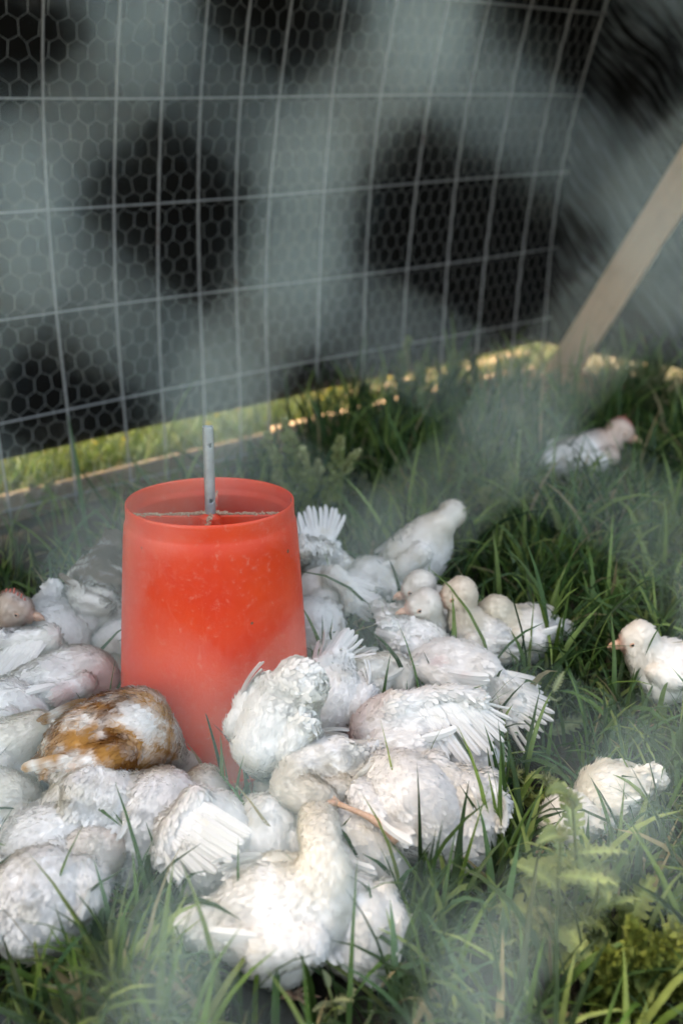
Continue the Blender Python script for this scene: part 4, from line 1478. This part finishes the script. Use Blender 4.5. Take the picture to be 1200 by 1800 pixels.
F = np.stack([ii * 14 + jj, (ii + 1) * 14 + jj, (ii + 1) * 14 + jj + 1, ii * 14 + jj + 1], -1).reshape(-1, 4)
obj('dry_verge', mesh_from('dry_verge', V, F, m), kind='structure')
SS, DD = np.meshgrid(np.linspace(.0, 3.6, 40), np.linspace(.05, 1.6, 12), indexing='ij')
XY = RC + RU * SS[..., None] - RN * DD[..., None]
V = np.concatenate([XY, ground_z(XY[..., 0], XY[..., 1])[..., None] + .011], -1).reshape(-1, 3)
ii, jj = np.meshgrid(np.arange(39), np.arange(11), indexing='ij')
F = np.stack([ii * 12 + jj, (ii + 1) * 12 + jj, (ii + 1) * 12 + jj + 1, ii * 12 + jj + 1], -1).reshape(-1, 4)
obj('dry_path', mesh_from('dry_path', V, F, m), kind='structure')


# ------------------------------------------------------------------ weeds
def lobed_leaf(Ln, W, rng, lobes=7, droop=.5, spiny=True, tint=(.14, .19, .075)):
    """thistle-like leaf along +x, ruffled and toothed"""
    V, F = [], []
    n_ = lobes * 4
    for i in range(n_ + 1):
        t_ = i / n_
        env = math.sin(min(1, t_ * .93 + .07) ** .8 * math.pi) ** .75
        ph = (i % 4) / 4
        tooth = (.50, .78, 1.05, .72)[i % 4] if spiny else 1
        w = W * env * tooth + .0006
        ang = droop * t_ * 1.2
        x = Ln * (t_ if droop < .05 else math.sin(ang) / (droop * 1.2)); z = -Ln * ((1 - math.cos(ang)) / (droop * 1.2 + 1e-6))
        ru = W * .30 * math.sin(i * 1.57 + rng.uniform(-.3, .3))
        sw = (.25 * W if i % 4 == 2 else 0)
        V += [(x + sw, -w, z + ru + .2 * w), (x, -w * .45, z - ru * .25), (x, 0, z - .1 * W), (x, w * .45, z + ru * .25), (x + sw, w, z - ru + .2 * w)]
    for i in range(n_):
        for k in range(4):
            F.append((i * 5 + k, (i + 1) * 5 + k, (i + 1) * 5 + k + 1, i * 5 + k + 1))
    C = np.tile(np.array(tint), (len(V), 1))
    C[2::5] = np.array(tint) * 1.5
    return mesh_from('leaf', np.array(V), F, M_WEED, True, C)


def stem_obj(root, pts, r0, r1, tint=(.16, .20, .08)):
    mb = MB().tube(pts, list(np.linspace(r0, r1, len(pts))), 7)
    V = np.concatenate(mb.v)
    return obj('stem', mesh_from('stem', V, mb.f, M_WEED, True, np.tile(np.array(tint), (len(V), 1))), root)


def above(tp, b_, rng):
    d = ray(tp[0], tp[1]); o = np.array([0, 0, CAM_H])
    y_ = b_[1] + rng.uniform(-.03, .03)
    return o + d * (y_ / d[1])


def thistle(label, base, tops, leaf_n, Ln, W, seed, tint=(.14, .19, .075), bud=True, cat='thistle'):
    rng = np.random.default_rng(seed)
    b_ = P(*base)
    b_[2] = 0
    root = obj('thistle_plant', None, loc=b_, label=label, cat=cat)
    lm = [lobed_leaf(1.0, W / Ln, rng, droop=d_, tint=np.array(tint) * k_) for d_, k_ in ((.5, 1), (.9, .85), (.25, 1.15))]
    for tp in tops:
        tpw = above(tp, b_, rng)
        mid = (b_ * .5 + tpw * .5) + rng.normal(size=3) * .008
        pts = smooth_path([b_, mid, tpw], 10)
        stem_obj(root, pts - b_, .0042, .0022)
        for i in range(leaf_n):
            t_ = .15 + .85 * i / max(1, leaf_n - 1)
            p_ = pts[int(t_ * 9)]
            az = i * 2.4 + rng.uniform(-.4, .4)
            el = .25 + .75 * t_ ** 2 + rng.uniform(-.2, .2)
            l_ = Ln * (1.15 - .55 * t_) * rng.uniform(.8, 1.15)
            o = obj('leaf', lm[i % 3], root)
            o.matrix_local = Matrix.Translation(Vector(p_ - b_)) @ Matrix.Rotation(az, 4, 'Z') @ Matrix.Rotation(-el, 4, 'Y') @ Matrix.Rotation(rng.normal() * .4, 4, 'X') @ Matrix.Scale(l_, 4)
        if bud:
            # spiny flower head of narrow bracts
            V, F, n_ = [], [], 80
            for k in range(n_):
                u_ = rng.normal(size=3); u_ = u_ / np.linalg.norm(u_); u_[2] = abs(u_[2]) * 1.1 - .25
                s_ = nrm(np.cross(u_, rng.normal(size=3))) * .0016
                r_ = .006; k0 = len(V)
                V += [tuple(u_ * r_ - s_), tuple(u_ * r_ + s_), tuple(u_ * rng.uniform(.015, .024) + np.array([0, 0, .005]))]
                F.append((k0, k0 + 1, k0 + 2))
            V2, F2 = ico(.009); k0 = len(V)
            V += [tuple(v_) for v_ in V2]; F += [tuple(a_ + k0 for a_ in f_) for f_ in F2]
            obj('flower_head', mesh_from('flower_head', np.array(V), F, M_WEED, False, np.tile(np.array([.24, .27, .12]), (len(V), 1))), root, loc=Vector(tpw - b_))
    return root


def bushy(label, base, tops, seed, leaflets=260, ls=.008, tint=(.17, .22, .075), cat='weed', tip=(.34, .36, .18), spread=.030):
    rng = np.random.default_rng(seed)
    b_ = P(*base); b_[2] = 0
    root = obj('bushy_weed', None, loc=b_, label=label, cat=cat)
    for tp in tops:
        tw_ = above(tp, b_, rng)
        mid = b_ * .45 + tw_ * .55 + rng.normal(size=3) * .01; mid[2] = tw_[2] * .6
        pts = smooth_path([b_, mid, tw_], 14)
        stem_obj(root, pts - b_, .0030, .0012, tuple(np.array(tint) * .9))
        hgt = np.linalg.norm(tw_ - b_)
        n_ = leaflets
        t_ = rng.beta(2.2, 1.1, n_)
        c_ = np.stack([np.interp(t_, np.linspace(0, 1, 14), pts[:, k]) for k in range(3)], -1)
        # side twigs
        ntw = 16
        twd = nrm(rng.normal(size=(ntw, 3)) + np.array([0, 0, .9])); tl_ = rng.uniform(.2, 1, ntw); wi = rng.integers(0, ntw, n_)
        wt = np.clip((t_ * ntw).astype(int), 0, ntw - 1)
        c_ = c_ + twd[wt] * (spread * rng.random((n_, 1)) * (1.15 - t_[:, None] * .75))
        d_ = nrm(twd[wt] + rng.normal(size=(n_, 3)) * .6)
        s_ = nrm(np.cross(d_, rng.normal(size=(n_, 3))))
        l_ = (ls * rng.uniform(.6, 1.4, n_))[:, None]
        V = np.stack([c_, c_ + d_ * l_ * .5 - s_ * l_ * .25, c_ + d_ * l_, c_ + d_ * l_ * .5 + s_ * l_ * .25], 1).reshape(-1, 3)
        F = np.arange(n_ * 4).reshape(-1, 4)
        w = np.clip((t_ - .55) / .4, 0, 1)[:, None] * rng.uniform(.3, 1, (n_, 1))
        C = np.repeat((np.array(tint) * (1 - w) + np.array(tip) * w) * rng.uniform(.75, 1.2, (n_, 1)), 4, 0)
        obj('foliage', mesh_from('foliage', V - b_, F, M_WEED, False, C), root, kind='stuff')
    return root


bushy('bushy green weed with pale seedy tips right behind the feeder rim', (545, 955), [(462, 765, .17), (500, 745, .20), (530, 790, .15), (600, 775, .19), (625, 800, .16), (480, 830, .12), (560, 820, .14)], 1, 1260, .013, tint=(.22, .29, .08), tip=(.62, .64, .36))
bushy('hazy pale weed clump behind the upward fanned wing', (650, 915), [(640, 840, .12), (690, 850, .12), (600, 860, .10), (730, 870, .10)], 2, 780, .010, tint=(.15, .21, .11))
bushy('tall dark leafy weed standing up against the dark tarp', (716, 745), [(716, 600, .32), (700, 650, .22), (735, 640, .24)], 3, 1100, .017, tint=(.14, .22, .06), tip=(.30, .36, .14), spread=.026)
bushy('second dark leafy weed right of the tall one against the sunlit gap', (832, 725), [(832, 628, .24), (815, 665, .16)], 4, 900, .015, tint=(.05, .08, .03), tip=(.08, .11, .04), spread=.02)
bushy('low feathery weed among the dark grass at the right, below the end wall', (1010, 900), [(980, 850, .10), (1030, 840, .12), (1060, 870, .10), (1000, 900, .08), (1090, 850, .12)], 5, 900, .010)
bushy('feathery weed under the end wall near the right edge', (1130, 770), [(1115, 640, .28), (1140, 690, .2), (1165, 650, .27)], 6, 780, .012, tint=(.12, .17, .07))
bushy('mossy weed in the shadow above the lone right-hand chicken', (1060, 1050), [(1030, 1010, .08), (1075, 1000, .09), (1050, 1050, .05), (1110, 1030, .07)], 7, 780, .009)
bushy('dark leafy weed filling the bottom right corner', (1110, 1790), [(1060, 1680, .13), (1110, 1640, .15), (1160, 1670, .14), (1190, 1740, .12), (1040, 1750, .10), (1130, 1740, .12), (1195, 1630, .15)], 8, 1260, .013, tint=(.11, .15, .03), tip=(.20, .24, .05), spread=.035)
bushy('soft weed beside the base board left of the feeder', (60, 905), [(50, 845, .12), (90, 850, .12), (30, 870, .08)], 9, 780, .011)
bushy('pale yellow seedy weed in the haze beside the thistle', (905, 1700), [(850, 1640, .09), (905, 1620, .12), (880, 1670, .08), (940, 1600, .13)], 10, 900, .010, tint=(.22, .25, .10))
bushy('pale green leafy weed standing in the grass behind the preening chicken', (880, 990), [(850, 860, .1), (900, 830, .1), (930, 880, .1), (870, 900, .1)], 16, 800, .013, tint=(.12, .19, .06), tip=(.28, .34, .14))
bushy('feathery green weed in the back grass left of the distant chicken', (930, 830), [(905, 720, .1), (950, 700, .1), (980, 750, .1)], 17, 800, .014, tint=(.12, .18, .07), tip=(.26, .32, .15))
bushy('leafy green weed rising between the fence and the small hazy chicken', (760, 830), [(740, 700, .1), (790, 720, .1), (765, 740, .1)], 18, 800, .014, tint=(.10, .17, .05), tip=(.24, .32, .12))
bushy('low dark green weed near the right edge above the lone chicken', (1150, 1010), [(1120, 900, .1), (1165, 880, .1), (1190, 930, .1)], 19, 800, .013, tint=(.10, .16, .04), tip=(.24, .30, .10))
thistle('toothed thistle with spiny heads in the haze at the lower right', (1000, 1690), [(985, 1470, .22), (1005, 1410, .24), (935, 1560, .14), (1060, 1540, .18)], 8, .115, .028, 11, tint=(.22, .28, .11))
thistle('small fuzzy thistle tip beside the fanned feathers', (960, 1440), [(905, 1362, .13), (960, 1375, .13)], 5, .07, .015, 12, tint=(.24, .29, .09))
thistle('broad ruffled thistle leaves rising near the right bottom', (1090, 1730), [(1100, 1600, .13)], 5, .14, .034, 13, tint=(.18, .23, .07), bud=False)
thistle('pale toothed leaf shoot standing up at the bottom centre', (575, 1830), [(577, 1735, .10)], 7, .05, .013, 14, tint=(.26, .30, .16), bud=False)
thistle('upright toothed leaf in the grass right of the spread feathers', (965, 1300), [(972, 1215, .12)], 4, .08, .017, 15, tint=(.22, .27, .14), bud=False)
bpy.context.view_layer.update()
